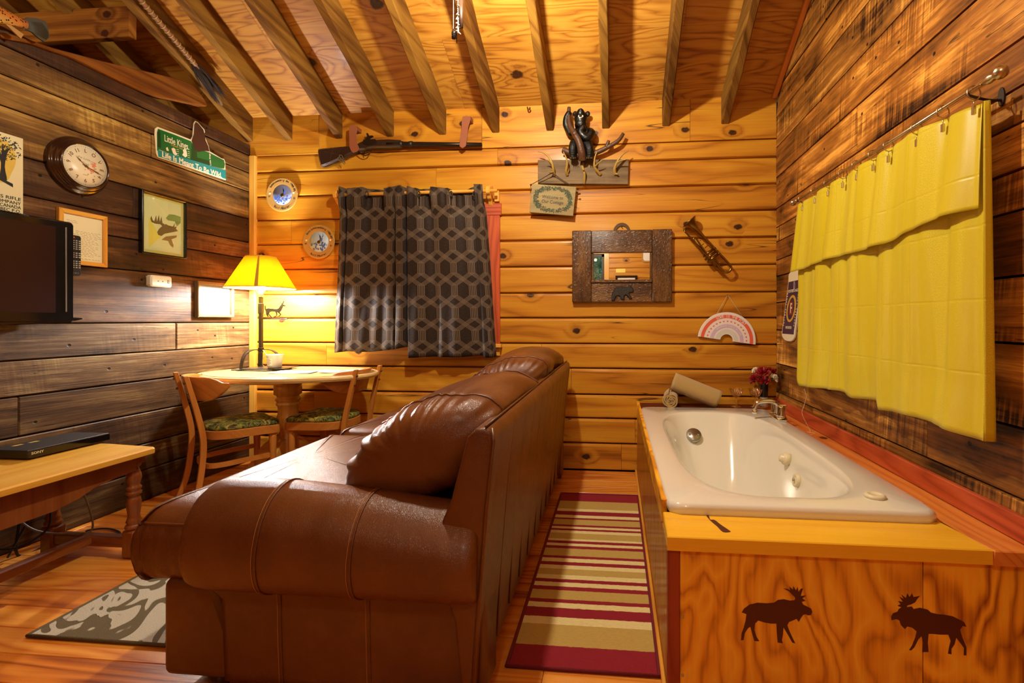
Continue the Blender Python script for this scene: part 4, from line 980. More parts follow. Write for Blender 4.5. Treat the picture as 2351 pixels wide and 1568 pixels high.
for k in range(3): a = k * 2.094; b.tube([(LX, LY, 1.56), (LX + sr1 * cos(a), LY + sr1 * sin(a), 1.556)], .0018, 6)
b.build('harp', BRASS, t)
b = B('z'); b.lathe([(.004, 1.562), (.008, 1.57), (.006, 1.58), (0, 1.586)], (LX, LY, 0), 12); b.build('finial', BRASS, t)
def emis(name, col, s):
    g = G(name); e = g.n('Emission', Color=(*col, 1), Strength=s); g.t.links.new(e.outputs[0], g.out.inputs[0]); return g.m
b = B('z'); b.lathe([(.012, 1.312), (.018, 1.325), (.030, 1.35), (.034, 1.372), (.030, 1.395), (.016, 1.41), (0, 1.414)], (LX, LY, 0), 20); b.build('bulb', emis('lit_bulb', (.92, .95, 1.0), 1900), t)

# things lying on the oval table
def mag(cx_, cy_, w, h, z0, z1, rot, m, label):
    b = B('x'); c, s = cos(rot), sin(rot); b.M = Matrix(((c, -s, 0, cx_), (s, c, 0, cy_), (0, 0, 1, 0), (0, 0, 0, 1)))
    b.box(-w / 2, w / 2, -h / 2, h / 2, z0, z1, .0008); return b
b = mag(-2.52, 3.20, .30, .22, .7505, .760, -.15, None, ''); tag(b.build('magazine', plain('grey_magazine_cover', (.22, .20, .17), .35, var=.8, bscale=60)), 'lower magazine of the pile under the lamp', 'magazine', 'magazines under the lamp')
b = mag(-2.46, 3.21, .29, .21, .7605, .7665, .12, None, ''); tag(b.build('magazine', plain('dark_magazine_cover', (.06, .055, .05), .3, var=.6, bscale=60)), 'dark magazine on top of the pile under the lamp, with the tin pail on it', 'magazine', 'magazines under the lamp')
def sheet(cx_, cy_, w, h, rot, curl, label, z0=.751):
    b = B('x'); c, s = cos(rot), sin(rot); b.M = Matrix(((c, -s, 0, cx_), (s, c, 0, cy_), (0, 0, 1, 0), (0, 0, 0, 1)))
    b.grid(lambda u, v: ((u - .5) * w, (v - .5) * h, z0 + curl * (4 * (u - .5) ** 2) * .5 + .001), 10, 3)
    rg = random.Random(int(w * 1000)); 
    for k in range(9):
        yy = h * (.38 - k * .085); b.box(-w * .4, w * (rg.uniform(-.1, .4)), yy, yy + .003, z0 + .0012 + curl * .02, z0 + .0018 + curl * .02, mat=1)
    return tag(b.build('paper_sheet', [PAPER, plain('grey_print', (.35, .36, .42), .7)], mods=[('SOLIDIFY', dict(thickness=.0006))]), label, 'paper')
sheet(-2.16, 3.06, .28, .20, .15, .006, 'white paper sheet on the oval table, the left one beside the lamp')
sheet(-1.88, 3.13, .26, .19, .35, .014, 'curled white leaflet on the oval table, right of the flat sheet')
t = thing('tin_pail', 'small tin pail with printed verse holding tools, on the magazines by the lamp', 'pail', (-2.40, 3.17, .7668))
bx, by, bz = -2.40, 3.17, .7668
b = B('z'); b.lathe([(.0, .001), (.040, .0), (.043, .004), (.052, .088), (.055, .09), (.055, .094), (.051, .094), (.041, .006), (0, .005)], (bx, by, bz), 32, cap=False); b.build('pail', plain('pale_tin', (.66, .62, .52), .35, metal=.4), t)
b = B('z'); b.grid(lambda u, v: (bx + (.0455 + .0068 * (v * .6 + .15)) * cos(radians(-150 + 80 * u)), by + (.0455 + .0068 * (v * .6 + .15)) * sin(radians(-150 + 80 * u)), bz + .018 + .052 * v), 10, 2); lb = b.build('verse_label', PAPER, t)
b = B('z')
for k in range(5):
    z = bz + .06 - k * .008; rr = .0462 + .0068 * ((z - bz) / .09)
    b.grid(lambda u, v: (bx + (rr + .0008) * cos(radians(-140 + (62 if k % 2 else 50) * u)), by + (rr + .0008) * sin(radians(-140 + (62 if k % 2 else 50) * u)), z + .0025 * v), 8, 1)
b.build('print_lines', plain('brown_print', (.2, .14, .08), .7), lb)
b = B('z'); b.tube(spline([(bx - .052, by - .01, bz + .085), (bx - .075, by - .02, bz + .06), (bx - .07, by - .025, bz + .02), (bx - .045, by - .03, bz + .01)], 6), .0018, 6); b.build('handle', SATIN, t)
b = B('z'); b.tube([(bx - .01, by, bz + .02), (bx - .08, by - .01, bz + .125)], .004, 8); tag(b.build('pencil', YELP), 'yellow pencil leaning out of the tin pail', 'pencil')

# ------------------------------------------------------------------ helpers for wall things
def fit(b, body, p0, p1, h, w, depth=.0006, **k):
    """lettering stretched between two points of the wall frame"""
    V, F = glyphs(body, k.get('bold', 0.0), 'LEFT', k.get('shear', 0.0)); x0 = min(p[0] for p in V); x1 = max(p[0] for p in V)
    d = Vector((p1[0] - p0[0], p1[1] - p0[1])); sx = d.length / ((x1 - x0) * h); a = atan2(d.y, d.x)
    b.text(body, h, (p0[0] - x0 * h * sx * cos(a), p0[1] - x0 * h * sx * sin(a), w), a, depth, sx, align='LEFT', **k)
def rect_of(M, pts, w=0.0):
    q = tr(M, pts, w); us = sorted(p[0] for p in q); vs = sorted(p[1] for p in q)
    return (us[0] + us[1]) / 2, (us[2] + us[3]) / 2, (vs[0] + vs[1]) / 2, (vs[2] + vs[3]) / 2
def frame4(b, u0, u1, v0, v1, bw, w0, w1, c=.003, step=None, **k):
    """four mitred mouldings"""
    for q in ([(u0, v1), (u1, v1), (u1 - bw, v1 - bw), (u0 + bw, v1 - bw)], [(u0, v0), (u1, v0), (u1 - bw, v0 + bw), (u0 + bw, v0 + bw)]):
        b.prism(q, w0, w1, c, axis='x', **k)
    for q in ([(u0, v0), (u0, v1), (u0 + bw, v1 - bw), (u0 + bw, v0 + bw)], [(u1, v0), (u1, v1), (u1 - bw, v1 - bw), (u1 - bw, v0 + bw)]):
        b.prism(q, w0, w1, c, axis='y', **k)
def wthing(name, label, cat, M, u, v, w=0.0, group=None):
    return thing(name, label, cat, M @ Vector((u, v, w)), group)
LFM, BKM, RTM = FL(), FB(), FR()
PGLASS = glass_mat('picture_glass')

# ------------------------------------------------------------------ left wall: television and remote
u1, v1 = tr(LFM, [(172, 512)], .10)[0]; v0 = tr(LFM, [(172, 741)], .10)[0][1]; u0 = u1 - .98
t = wthing('television', 'black flat television hung on the left wall', 'television', LFM, (u0 + u1) / 2, v0)
b = B('x', LFM); b.prism(rrect(u0, u1, v0, v1, .018), .035, .10, .008); body = b.build('case', BLACKG, t)
b = B('x', LFM); b.prism([(p.x, p.y) for p in spline([(u0 + .03, v0 + .004, 0), (u0 + .3, v0 - .012, 0), ((u0 + u1) / 2, v0 - .018, 0), (u1 - .3, v0 - .012, 0), (u1 - .03, v0 + .004, 0), (u1 - .03, v0 + .03, 0), (u0 + .03, v0 + .03, 0)], 4, True)], .045, .095, .005); b.build('lower_bezel', BLACKG, t)
b = B('x', LFM); b.prism(rrect(u0 + .075, u1 - .085, v0 + .05, v1 - .035, .004), .0995, .1008); b.build('screen', SCREEN, t)
sx = tr(LFM, [(151, 600)], .10)[0][0]
for q in (sx - .003, u0 + .026): b = B('x', LFM); b.box(q, q + .006, v0 + .055, v1 - .03, .0995, .104, .001); b.build('speaker_strip', SILVER, t)
b = B('x', LFM); b.box((u0 + u1) / 2 - .15, (u0 + u1) / 2 + .15, (v0 + v1) / 2 - .1, (v0 + v1) / 2 + .1, .0, .036, .003); b.build('wall_bracket', BLACKM, t)
q = tr(LFM, [(169, 539), (190, 544), (189, 634), (169, 634)], .085); ru0, ru1 = u1 + .001, q[1][0]; rv1, rv0 = q[0][1], q[2][1]
t = wthing('remote_control', 'slim black remote control stuck upright on the right edge of the television', 'remote', LFM, (ru0 + ru1) / 2, rv0, .07)
b = B('x', LFM); b.prism(rrect(ru0, ru1, rv0, rv1, .012), .06, .078, .004); rc = b.build('case', BLACKM, t)
b = B('x', LFM); rg = random.Random(3)
uw = (ru1 - ru0)
for r_ in range(14):
    if r_ in (5, 9): continue
    for c_ in range(3):
        uu = ru0 + uw * (.2 + .3 * c_); vv = rv1 - .028 - r_ * (rv1 - rv0 - .06) / 14
        b.prism(rrect(uu - .0045, uu + .0045, vv - .0025, vv + .0025, .002, 2), .0779, .0792)
b.build('keypad', plain('pale_buttons', (.5, .48, .42), .5), rc)
b = B('x', LFM); b.prism(circ(ru0 + uw * .22, rv1 - .012, .004, 12), .0779, .0795); b.build('power_button', CORAL, rc)
b = B('x', LFM); b.prism(circ(ru0 + uw * .4, rv0 + .014, .003, 10), .0779, .0785); b.text('LG', .009, (ru0 + uw * .62, rv0 + .014, .078), bold=.01); b.build('lettering', SILVER, rc)

# ------------------------------------------------------------------ clock
cu, cv = tr(LFM, [(181, 381.5)], .012)[0]; CR = .150
t = wthing('wall_clock', 'round wall clock with dark stepped rim and rose printed face', 'clock', LFM, cu, cv - CR)
MK = LFM @ Matrix.Translation((cu, cv, 0))
b = B('z', MK); b.lathe([(.02, .001), (CR - .004, .001), (CR, .008), (CR - .002, .018), (CR - .010, .026), (CR - .016, .028), (CR - .018, .036), (CR - .024, .043), (CR - .029, .044), (CR - .031, .052), (CR - .035, .058), (CR - .040, .058), (CR - .042, .050), (.02, .050)], (0, 0, 0), 72); b.build('rim', ESPRESSO, t)
FR_ = CR - .040
b = B('z', MK); b.lathe([(FR_ - .002, .0505), (FR_ - .002, .0512), (0, .0512)], (0, 0, 0), 64); fc = b.build('face', CLOCKF, t)
b = B('z', MK)
for i, s in enumerate(['L', 'O', 'V', 'E', '4', '5', '6', '7', '8', '9', '10', '11']):
    a = pi / 2 - i * pi / 6; b.text(s, .026, (.079 * cos(a), .079 * sin(a), .0513), a - pi / 2 if i in (11, 0, 1, 2, 10) else (a - pi / 2 if i in (3, 4, 8, 9) else 0), bold=.008)
for i in range(60):
    a = i * pi / 30; r0, r1 = (.098 if i % 5 else .096), .101; w_ = .0006 if i % 5 else .0011
    c, s = cos(a), sin(a); b.prism([(r0 * c - w_ * s, r0 * s + w_ * c), (r0 * c + w_ * s, r0 * s - w_ * c), (r1 * c + w_ * s, r1 * s - w_ * c), (r1 * c - w_ * s, r1 * s + w_ * c)], .0513, .0518)
b.build('numerals', BRNINK, fc)
b = B('z', MK); b.text('the Love', .017, (-.008, .038, .0513), -.08, shear=.2); b.text('your', .011, (.035, .032, .0513), -.08, shear=.2); b.text('Time', .017, (.0, .012, .0513), -.06, shear=.2); b.text('QUARTZ', .006, (0, -.048, .0513)); b.build('script', plain('grey_script', (.33, .3, .26), .6), fc)
b = B('z', MK); rg = random.Random(9)
for k in range(30):
    a = rg.uniform(0, 6.28); r = rg.uniform(0, .020); q = rg.uniform(0, 6.28); c0 = (.034 + r * cos(a), -.012 + r * sin(a)) if k < 20 else (.042 + r * .6 * cos(a), .018 + r * .6 * sin(a))
    b.prism(circ(c0[0], c0[1], rg.uniform(.004, .007), 8, rg.uniform(.003, .005)), .0513, .0516 + k * .00003, tint=(1, rg.uniform(.7, 1.2), 1), mat=0)
for k in range(8): b.prism([(.03 + .03 * cos(k), -.02 + .022 * sin(k)), (.03 + .036 * cos(k + .15), -.02 + .03 * sin(k + .15)), (.03 + .03 * cos(k + .3), -.02 + .022 * sin(k + .3))], .0513, .0517, mat=1)
b.build('rose_print', [plain('pink_rose_print', (.72, .30, .16), .5), plain('rose_leaf_print', (.4, .34, .07), .5)], fc)
def hand(b, a, L, w):
    c, s = cos(a), sin(a); P_ = [(-.016, -w), (L * .45, -w * .7), (L * .6, -w * 2.4), (L * .75, -w), (L, 0), (L * .75, w), (L * .6, w * 2.4), (L * .45, w * .7), (-.016, w)]
    b.prism([(x * c - y * s, x * s + y * c) for x, y in P_], .054, .0552)
b = B('z', MK); hand(b, radians(141), .062, .0014); b.build('hour_hand', BRNINK, t)
b = B('z', MK); hand(b, radians(-19), .088, .0014); b.lathe([(.006, .053), (.006, .057), (0, .058)], (0, 0, 0), 14); b.build('minute_hand', BRNINK, t)

# ------------------------------------------------------------------ bottle shaped sign on the left wall
z7 = lambda pts: tr(LFM, zoomed(pts, 340, 260, 3.136))
out = [(40, 150), (42, 112), (60, 98), (180, 143), (300, 190), (314, 165), (318, 110), (322, 72), (333, 55), (350, 64), (378, 96), (398, 118), (402, 138), (394, 152), (412, 195), (428, 235), (437, 275), (475, 297), (520, 324), (541, 330), (548, 350), (553, 482), (300, 395), (62, 317), (50, 288)]
uu, vv = z7([(300, 300)])[0]
t = wthing('bottle_sign', 'green bottle shaped beer sign with a bear behind it, high on the left wall', 'sign', LFM, uu, z7([(553, 482)])[0][1])
b = B('x', LFM); b.prism(z7(out), .003, .008, .0005); pl = b.build('sign_board', CREAM, t)
b = B('x', LFM); b.prism(z7([(56, 270), (55, 140), (62, 112), (180, 155), (300, 202), (330, 245), (430, 283), (520, 330), (538, 338), (545, 366), (540, 398), (520, 398), (440, 378), (300, 345), (72, 262)]), .0082, .0090); b.build('bottle_print', GREENB, pl)
b = B('x', LFM); b.prism(z7([(300, 350), (305, 215), (340, 262), (345, 320), (440, 345), (452, 400), (360, 375)]), .0090, .0094); b.prism(z7([(58, 140), (75, 122), (82, 190), (84, 250), (60, 240)]), .0090, .0094); b.build('bottle_shade_print', DKGREEN, pl)
b = B('x', LFM); b.prism(z7([(304, 200), (320, 150), (324, 80), (335, 62), (352, 74), (390, 120), (395, 140), (405, 195), (425, 240), (433, 276), (400, 270), (352, 280), (330, 262)]), .0094, .0099); b.build('bear_print', BEARBR, pl)
b = B('x', LFM); b.prism(z7([(58, 262), (300, 336), (420, 372), (550, 412), (551, 474), (300, 388), (64, 312)]), .0094, .0100); b.build('banner_print', TEALB, pl)
b = B('x', LFM)
q = z7([(108, 180), (285, 245)]); fit(b, 'Little Kings.', q[0], q[1], .060, .0095, bold=.012)
q = z7([(90, 297), (522, 450)]); fit(b, 'Life Is Meant To Be Wild.', q[0], q[1], .050, .0102, bold=.035)
q = z7([(432, 290), (440, 375)]); fit(b, 'Little Kings', q[1], q[0], .016, .0102, bold=.01)
for pts in ([(158, 255), (172, 248), (186, 258), (190, 280), (200, 296), (186, 305), (170, 290)], [(240, 262), (256, 258), (268, 275), (272, 310), (258, 318), (236, 300), (245, 285)], [(118, 250), (130, 244), (140, 272), (124, 270)]): b.prism(z7(pts), .0095, .0101)
for k in range(4):
    b.prism(z7([(194, 258 + k * 14), (212, 262 + k * 14), (212, 265 + k * 14), (194, 261 + k * 14)]), .0095, .0099); b.prism(z7([(276, 274 + k * 14), (290, 278 + k * 14), (290, 281 + k * 14), (276, 277 + k * 14)]), .0095, .0099)
b.build('lettering', CREAM, pl)
b = B('x', LFM); q = z7([(155, 228), (238, 258)]); fit(b, 'CREAM ALE', q[0], q[1], .014, .0095); b.build('small_lettering', GOLD, pl)

# ------------------------------------------------------------------ rifle company poster, letter, moose print, small picture, detector
q = tr(LFM, [(50, 318), (54, 492)]); pu1 = (q[0][0] + q[1][0]) / 2; pv1, pv0 = q[0][1], q[1][1] - .0; pu0 = pu1 - .36
t = wthing('poster', 'pale poster of a rifle company, cut off by the left picture edge', 'poster', LFM, (pu0 + pu1) / 2, pv0)
b = B('x', LFM); b.prism([(pu0, pv0), (pu1, pv0), (pu1, pv1), (pu0, pv1)], .001, .0022); ps = b.build('sheet', plain('poster_paper', (.80, .72, .42), .5, var=.1, bscale=20), t)
b = B('x', LFM); rg = random.Random(6)
ps_ = (pv1 - pv0) / .475
b.prism(sp2([(pu0, pv0 + .14 * ps_), (pu1 - .10, pv0 + .16 * ps_), (pu1 - .045, pv0 + .24 * ps_), (pu1 - .03, pv0 + .36 * ps_), (pu1 - .09, pv1 - .03), (pu0, pv1 - .02)], 4), .0023, .0026, mat=1)
b.prism(sp2([(pu1 - .088, pv0 + .19 * ps_), (pu1 - .062, pv0 + .19 * ps_), (pu1 - .070, pv0 + .27 * ps_), (pu1 - .060, pv0 + .36 * ps_), (pu1 - .045, pv0 + .40 * ps_), (pu1 - .072, pv0 + .37 * ps_), (pu1 - .080, pv0 + .41 * ps_), (pu1 - .083, pv0 + .34 * ps_), (pu1 - .105, pv0 + .37 * ps_), (pu1 - .084, pv0 + .29 * ps_)], 3), .0026, .003)
for k in range(190):
    a, r = rg.uniform(0, 6.28), sqrt(rg.random()); x, y_ = pu1 - .085 + r * cos(a) * .078, pv0 + .385 * ps_ + r * sin(a) * .075 * ps_; an = rg.uniform(0, 3.14); l = rg.uniform(.003, .008); q_ = rg.uniform(.0012, .003)
    x = min(x, pu1 - .004 - l); b.prism([(x - l * cos(an), y_ - l * sin(an)), (x + q_ * sin(an), y_ - q_ * cos(an)), (x + l * cos(an), y_ + l * sin(an)), (x - q_ * sin(an), y_ + q_ * cos(an))], .0026, .0030 + k * 2e-6)
g0 = tr(LFM, [(0, 411), (28, 428)]); b.prism([(g0[0][0] - .15, g0[0][1] + .05), (g0[0][0], g0[0][1] + .006), (g0[1][0], g0[1][1] + .012), (g0[1][0] + .001, g0[1][1] - .004), (g0[0][0], g0[0][1] - .006), (g0[0][0] - .15, g0[0][1] + .04)], .003, .0036)
for k, (s, y0_) in enumerate((('ROSS RIFLE', 459), ('COMPANY', 469), ('OF CANADA', 478), ('QUEBEC P.Q.', 487))):
    e = tr(LFM, [(47, y0_)])[0]; L = (.125, .105, .11, .12)[k]; fit(b, s, (e[0] - L, e[1] + .0), e, .021, .0024, bold=.004)
b.build('print', [INK, plain('poster_yellow_wash', (.78, .55, .08), .6, var=.3, bscale=30)], ps)

def picture(name, label, cat, corners, bw, depth, fm, mw, mm, w=0.0, glass=True):
    u0, u1, v0, v1 = rect_of(LFM, corners, depth * .5)
    t = wthing(name, label, cat, LFM, (u0 + u1) / 2, v0)
    b = B('x', LFM); frame4(b, u0, u1, v0, v1, bw, .001, depth, .003); b.box(u0 + .004, u1 - .004, v0 + .004, v1 - .004, .001, .004); b.build('frame', fm, t)
    b = B('x', LFM); b.box(u0 + bw - .003, u1 - bw + .003, v0 + bw - .003, v1 - bw + .003, .005, .008); b.build('backing', mm, t)
    return t, u0 + bw, u1 - bw, v0 + bw, v1 - bw
t, u0, u1, v0, v1 = picture('framed_letter', 'handwritten letter in a light pine frame, half behind the television', 'picture', [(132, 476), (244, 497), (245, 617), (133, 600)], .022, .02, PINE_TRIM, 0, LETTER)
b = B('x', LFM); rg = random.Random(12)
for k in range(24):
    y_ = v1 - .035 - k * .0085; x = u0 + (.05 if k > 3 else .01) + rg.uniform(0, .02); xe = u1 - rg.uniform(.01, .05) if k > 3 else u0 + .06
    if k in (2, 3, 4, 5, 22): continue
    while x < xe:
        l = rg.uniform(.006, .02); h = rg.uniform(.0012, .0035); b.prism([(x, y_), (x + l * .4, y_ + h), (x + l, y_ - .0006), (x + l, y_ + .0006), (x + l * .4, y_ + h + .0012), (x, y_ + .0012)], .0081, .0084); x += l + rg.uniform(.003, .008)
b.build('handwriting', BRNINK, t)
t, u0, u1, v0, v1 = picture('framed_moose_print', 'moose drawing with yellow mat in a thin black frame', 'picture', [(325, 439), (428, 461), (424, 593), (320, 582)], .010, .028, BLACKG, 0, MATB)
b = B('x', LFM); mw = .018; b.box(u0 + mw, u1 - mw, v0 + mw, v1 - mw, .0082, .0088); art = b.build('print', ARTBG, t)
z2 = lambda pts: tr(LFM, zoomed(pts, 0, 400, 3.918), .0)
b = B('x', LFM)
b.prism(z2([(1410, 545), (1402, 520), (1420, 490), (1450, 465), (1480, 448), (1500, 460), (1560, 475), (1578, 470), (1572, 490), (1590, 512), (1540, 522), (1470, 535), (1440, 556)]), .009, .0095)
b.prism(z2([(1450, 470), (1430, 450), (1385, 445), (1350, 430), (1340, 400), (1350, 375), (1360, 410), (1375, 425), (1392, 370), (1400, 425), (1418, 365), (1425, 430), (1440, 380), (1450, 440), (1470, 450)]), .009, .0095)
b.prism(z2([(1490, 452), (1510, 470), (1545, 470), (1560, 440), (1555, 478), (1520, 492)]), .009, .0098)
b.prism(z2([(1440, 590), (1480, 560), (1580, 550), (1575, 570), (1530, 585), (1550, 640), (1545, 662), (1520, 640), (1500, 600)]), .009, .0094, tint=(1.6, 1.5, 1.3))
b.build('moose_drawing', ARTBR, art)
b = B('x', LFM); b.prism(z2([(1480, 395), (1510, 360), (1560, 365), (1615, 385), (1612, 440), (1580, 470), (1560, 425), (1500, 415)]), .009, .0093); b.build('reed_drawing', ARTGR, art)
b = B('x', LFM); b.prism(z2([(1325, 450), (1330, 375), (1400, 520), (1440, 560), (1325, 660)]), .009, .0092); b.build('water_drawing', plain('yellow_wash', (.82, .66, .12), .6), art)
b = B('x', LFM); b.box(u0, u1, v0, v1, .018, .0195); b.build('glass_pane', PGLASS, t)
t, u0, u1, v0, v1 = picture('small_framed_print', 'small glazed print in a pine frame beside the lamp shade', 'picture', [(450, 645), (535, 652), (533, 728), (452, 729)], .020, .03, GREYWOOD, 0, plain('blue_grey_mat', (.16, .18, .21), .6))
b = B('x', LFM); b.box(u0 + .018, u1 - .018, v0 + .018, v1 - .018, .0081, .0086); b.build('print', plain('pale_print', (.22, .22, .23), .6, var=.4, bscale=60), t)
b = B('x', LFM); b.box(u0, u1, v0, v1, .016, .018); b.build('glass_pane', PGLASS, t)
u0, u1, v0, v1 = rect_of(LFM, [(343, 630), (393, 636), (392, 661), (343, 657)], .03)
t = wthing('gas_detector', 'white plastic gas alarm on the left wall under the moose print', 'alarm', LFM, (u0 + u1) / 2, v0)
b = B('x', LFM); b.box(u0 + .006, u1 - .006, v0 + .006, v1 - .006, .0, .014); b.prism(rrect(u0, u1, v0, v1, .014), .012, .042, .008); bd = b.build('case', OFFW, t)
b = B('x', LFM)
for k in range(3): b.box(u1 - .034, u1 - .022, (v0 + v1) / 2 + .008 - k * .008, (v0 + v1) / 2 + .011 - k * .008, .042, .0428)
b.box(u1 - .036, u1 - .034, (v0 + v1) / 2 - .01, (v0 + v1) / 2 + .012, .042, .0428)
for uu in (u0 + .045, u0 + .075): b.box(uu - .004, uu + .004, (v0 + v1) / 2 - .003, (v0 + v1) / 2 + .002, .042, .0426)
b.build('vent_slots', INK, bd)

# ------------------------------------------------------------------ mounted fish and tasselled stick
def fish_mat():
    g = G('trout_skin'); tc = g.n('TexCoord').outputs['Object']; z = g.n('SeparateXYZ', _0=tc).outputs[2]
    c = g.ramp(g.math('ADD', .5, g.math('MULTIPLY', z, 6.0)), [(.15, (.55, .38, .1)), (.45, (.48, .14, .025)), (.8, (.16, .07, .015))])
    vo = g.n('TexVoronoi', Vector=tc, Scale=75.0).outputs['Distance']
    c = g.mix(g.math('SUBTRACT', 1.0, g.sstep(vo, .22, .32)), c, (.012, .006, .003)); return g.pbr(Base__Color=c, Roughness=.25, Coat__Weight=.5)
fM = FL(0, 0, .085); pt = lambda *q: tr(fM, q)
a0, a1 = pt((0, 34))[0], pt((58, 56))[0]
dv = Vector((a1[0] - a0[0], a1[1] - a0[1])).normalized()
fx0, fz0 = a1
t = thing('mounted_fish', 'mounted orange spotted trout above the left wall, only its tail half in view', 'fish', fM @ Vector((fx0 - .2, fz0, -.05)))
b = B('x', fM); rings = []; nv_ = Vector((-dv.y, dv.x)); prof = [(0, .021, .018), (.04, .026, .02), (.10, .038, .026), (.18, .052, .034), (.28, .062, .04), (.38, .062, .042), (.46, .052, .036), (.52, .036, .026), (.56, .012, .01)]
for s, h, w_ in prof:
    c = Vector((fx0, fz0)) - dv * s; rings.append([(c.x + nv_.x * h * cos(a), c.y + nv_.y * h * cos(a), w_ * sin(a)) for a in [2 * pi * i / 20 for i in range(20)]])
b.loft(rings); fb = b.build('body', fish_mat(), t)
b = B('x', fM); tail = [pt(q)[0] for q in ((52, 46), (62, 40), (84, 42), (104, 50), (109, 62), (112, 86), (100, 96), (88, 88), (72, 74), (56, 68))]; rg = random.Random(1)
b.prism(tail, -.004, .004); 
for k in range(14):
    i = .15 + .7 * k / 13; e = Vector(tail[2]).lerp(Vector(tail[6]), i) + dv * .03 * sin(pi * i); s0 = Vector(tail[0]).lerp(Vector(tail[9]), i)
    b.tube([(s0.x, s0.y, .004), (e.x, e.y, .005)], .0022, 6)
b.build('tail_fin', plain('dark_fin', (.06, .05, .03), .5, var=.6, bscale=120), fb)
b = B('x', fM); c = Vector((fx0, fz0)) - dv * .06 - nv_ * .03; b.prism([(c.x, c.y), (c.x + dv.x * .045 - nv_.x * .02, c.y + dv.y * .045 - nv_.y * .02), (c.x + dv.x * .03 - nv_.x * .045, c.y + dv.y * .03 - nv_.y * .045), (c.x - dv.x * .03, c.y - dv.y * .03 + .004)], -.003, .003); b.build('anal_fin', plain('amber_fin', (.4, .2, .05), .5), fb)
b = B('x', fM); c = Vector((fx0, fz0)) - dv * .25; b.box(c.x - .06, c.x + .06, c.y - .04, c.y + .04, -.085, -.03); b.build('mount_block', MAHOG, t)
t = thing('tasselled_stick', 'long bone-ringed stick with a dark fur tassel tied along the partition rafter', 'stick', (XL + .055, 2.7, 2.75))
sy = lambda y: roof_z(y) - .165
b = B('y'); b.tube([(XL + .062, y, sy(y)) for y in (1.9, 2.2, 2.5, 2.8, 2.98, 3.07)], .014, 12); b.build('shaft', plain('old_stick_wood', (.28, .12, .05), .4, var=.5, bscale=60), t)
for k in range(15):
    b = B('y'); y = 2.56 + k * .026; b.tube([Vector((XL + .062, y, sy(y))) + Vector((cos(a) * .0155, sin(a) * .006, sin(a) * .0145)) for a in [2 * pi * i / 14 for i in range(14)]], .0028, 6, loop=True); b.build('ring', ANTLER, t)
b = B('z'); rg = random.Random(5)
for k in range(60):
    a = rg.uniform(0, 6.28); y = rg.uniform(2.93, 3.05); o = Vector((XL + .055 + .016 * cos(a), y, sy(y) + .016 * sin(a))); d = Vector((.02 * cos(a) + .01, .12 * rg.uniform(.6, 1), -.075 + .03 * sin(a)))
    b.tube([o, o + d * .5 + Vector((.008 * cos(a), 0, 0)), o + d * rg.uniform(.9, 1.2)], [.006, .006, .002], 5)
b.build('fur_tassel', FUR, t)
b = B('z'); y = 3.1; b.tube(spline([(XL + .06, y, sy(y) - .03), (XL + .07, y + .03, sy(y) - .07), (XL + .065, y + .06, sy(y) - .10)], 5), [.009] * 10 + [.004], 8); b.build('claw', GREYWOOD, t)

# ------------------------------------------------------------------ plates
def plate(px, py, R, label, txt_top, txt_bot, art):
    u, v = tr(BKM, [(px, py)], .02)[0]
    t = wthing('wall_plate', label, 'plate', BKM, u, v - R, 0, 'turned souvenir plates'); M = BKM @ Matrix.Translation((u, v, 0))
    b = B('z', M); b.lathe([(.04, .001), (R * .7, .003), (R - .003, .018), (R, .023), (R - .004, .027), (R - .010, .026), (R * .80, .024), (R * .70, .020), (R * .66, .0215), (R * .62, .0185), (.02, .0175)], (0, 0, 0), 72); pl = b.build('rim', PLATEW, t)
    b = B('z', M); b.lathe([(R * .60, .0178), (R * .60, .019), (0, .019)], (0, 0, 0), 48); d = b.build('painted_disc', art, t)
    b = B('z', M); b.arc_text(txt_top, R * .17, R * .83, radians(150), radians(12), (0, 0, .0255), bold=.004); b.arc_text(txt_bot, R * .17, R * .83, radians(235), radians(305), (0, 0, .0255), inside=True, bold=.004)
    b.text('26', R * .13, (-R * .78, -R * .1, .0255), .2); b.text('83', R * .13, (R * .78, -R * .25, .0255), -.2); b.build('lettering', INK, pl)
    b = B('z', M)
    for s in (-1, 1): b.prism([(s * R * .74 + x * R, R * .08 + y * R) for x, y in ((-.06, -.05), (.02, -.06), (.06, .0), (.03, .07), (-.02, .03), (-.06, .06))], .0255, .0262)
    b.build('wing_print', CREAM, pl)
    b = B('z', M); rg = random.Random(int(px))
    b.lathe([(R * .11, .019), (R * .10, .022), (R * .05, .024), (0, .024)], (0, -R * .02, 0), 20); b.build('boss', BRASS, t)
    b = B('z', M)
    for k in range(40):
        a = rg.uniform(pi * 1.05, pi * 1.95); r = R * rg.uniform(.2, .56); b.prism(circ(r * cos(a), r * sin(a), R * rg.uniform(.02, .06), 7, R * rg.uniform(.03, .1)), .0191, .0193 + k * 3e-6)
    for pts in ([(.06, .04), (.10, .2), (.02, .34), (-.06, .38), (.02, .36), (.10, .26)], [(.12, .2), (.2, .3), (.18, .42), (.24, .3), (.2, .22)], [(.0, .0), (.16, .02), (.2, .18), (.1, .2), (.04, .12)]):
        b.prism([(x * R * 1.2, y * R * 1.2) for x, y in pts], .0193, .0196)
    b.build('deer_painting', plain('blue_paint', (.08, .14, .42), .5, var=.4, bscale=150), d)
plate(648, 447, .132, 'upper left round wooden plate with blue painted deer disc, by the corner trim', 'Schützenkönig des 1988-89', 'Rolf Maurer', plain('blue_disc', (.36, .44, .78), .4, var=.35, bscale=80))
plate(732, 555, .132, 'lower round wooden plate with pale blue deer disc, touching the brown curtain', 'Beim Schützenkönig 1988-89', 'Rolf Maurer', plain('pale_blue_disc', (.55, .66, .72), .4, var=.3, bscale=80))

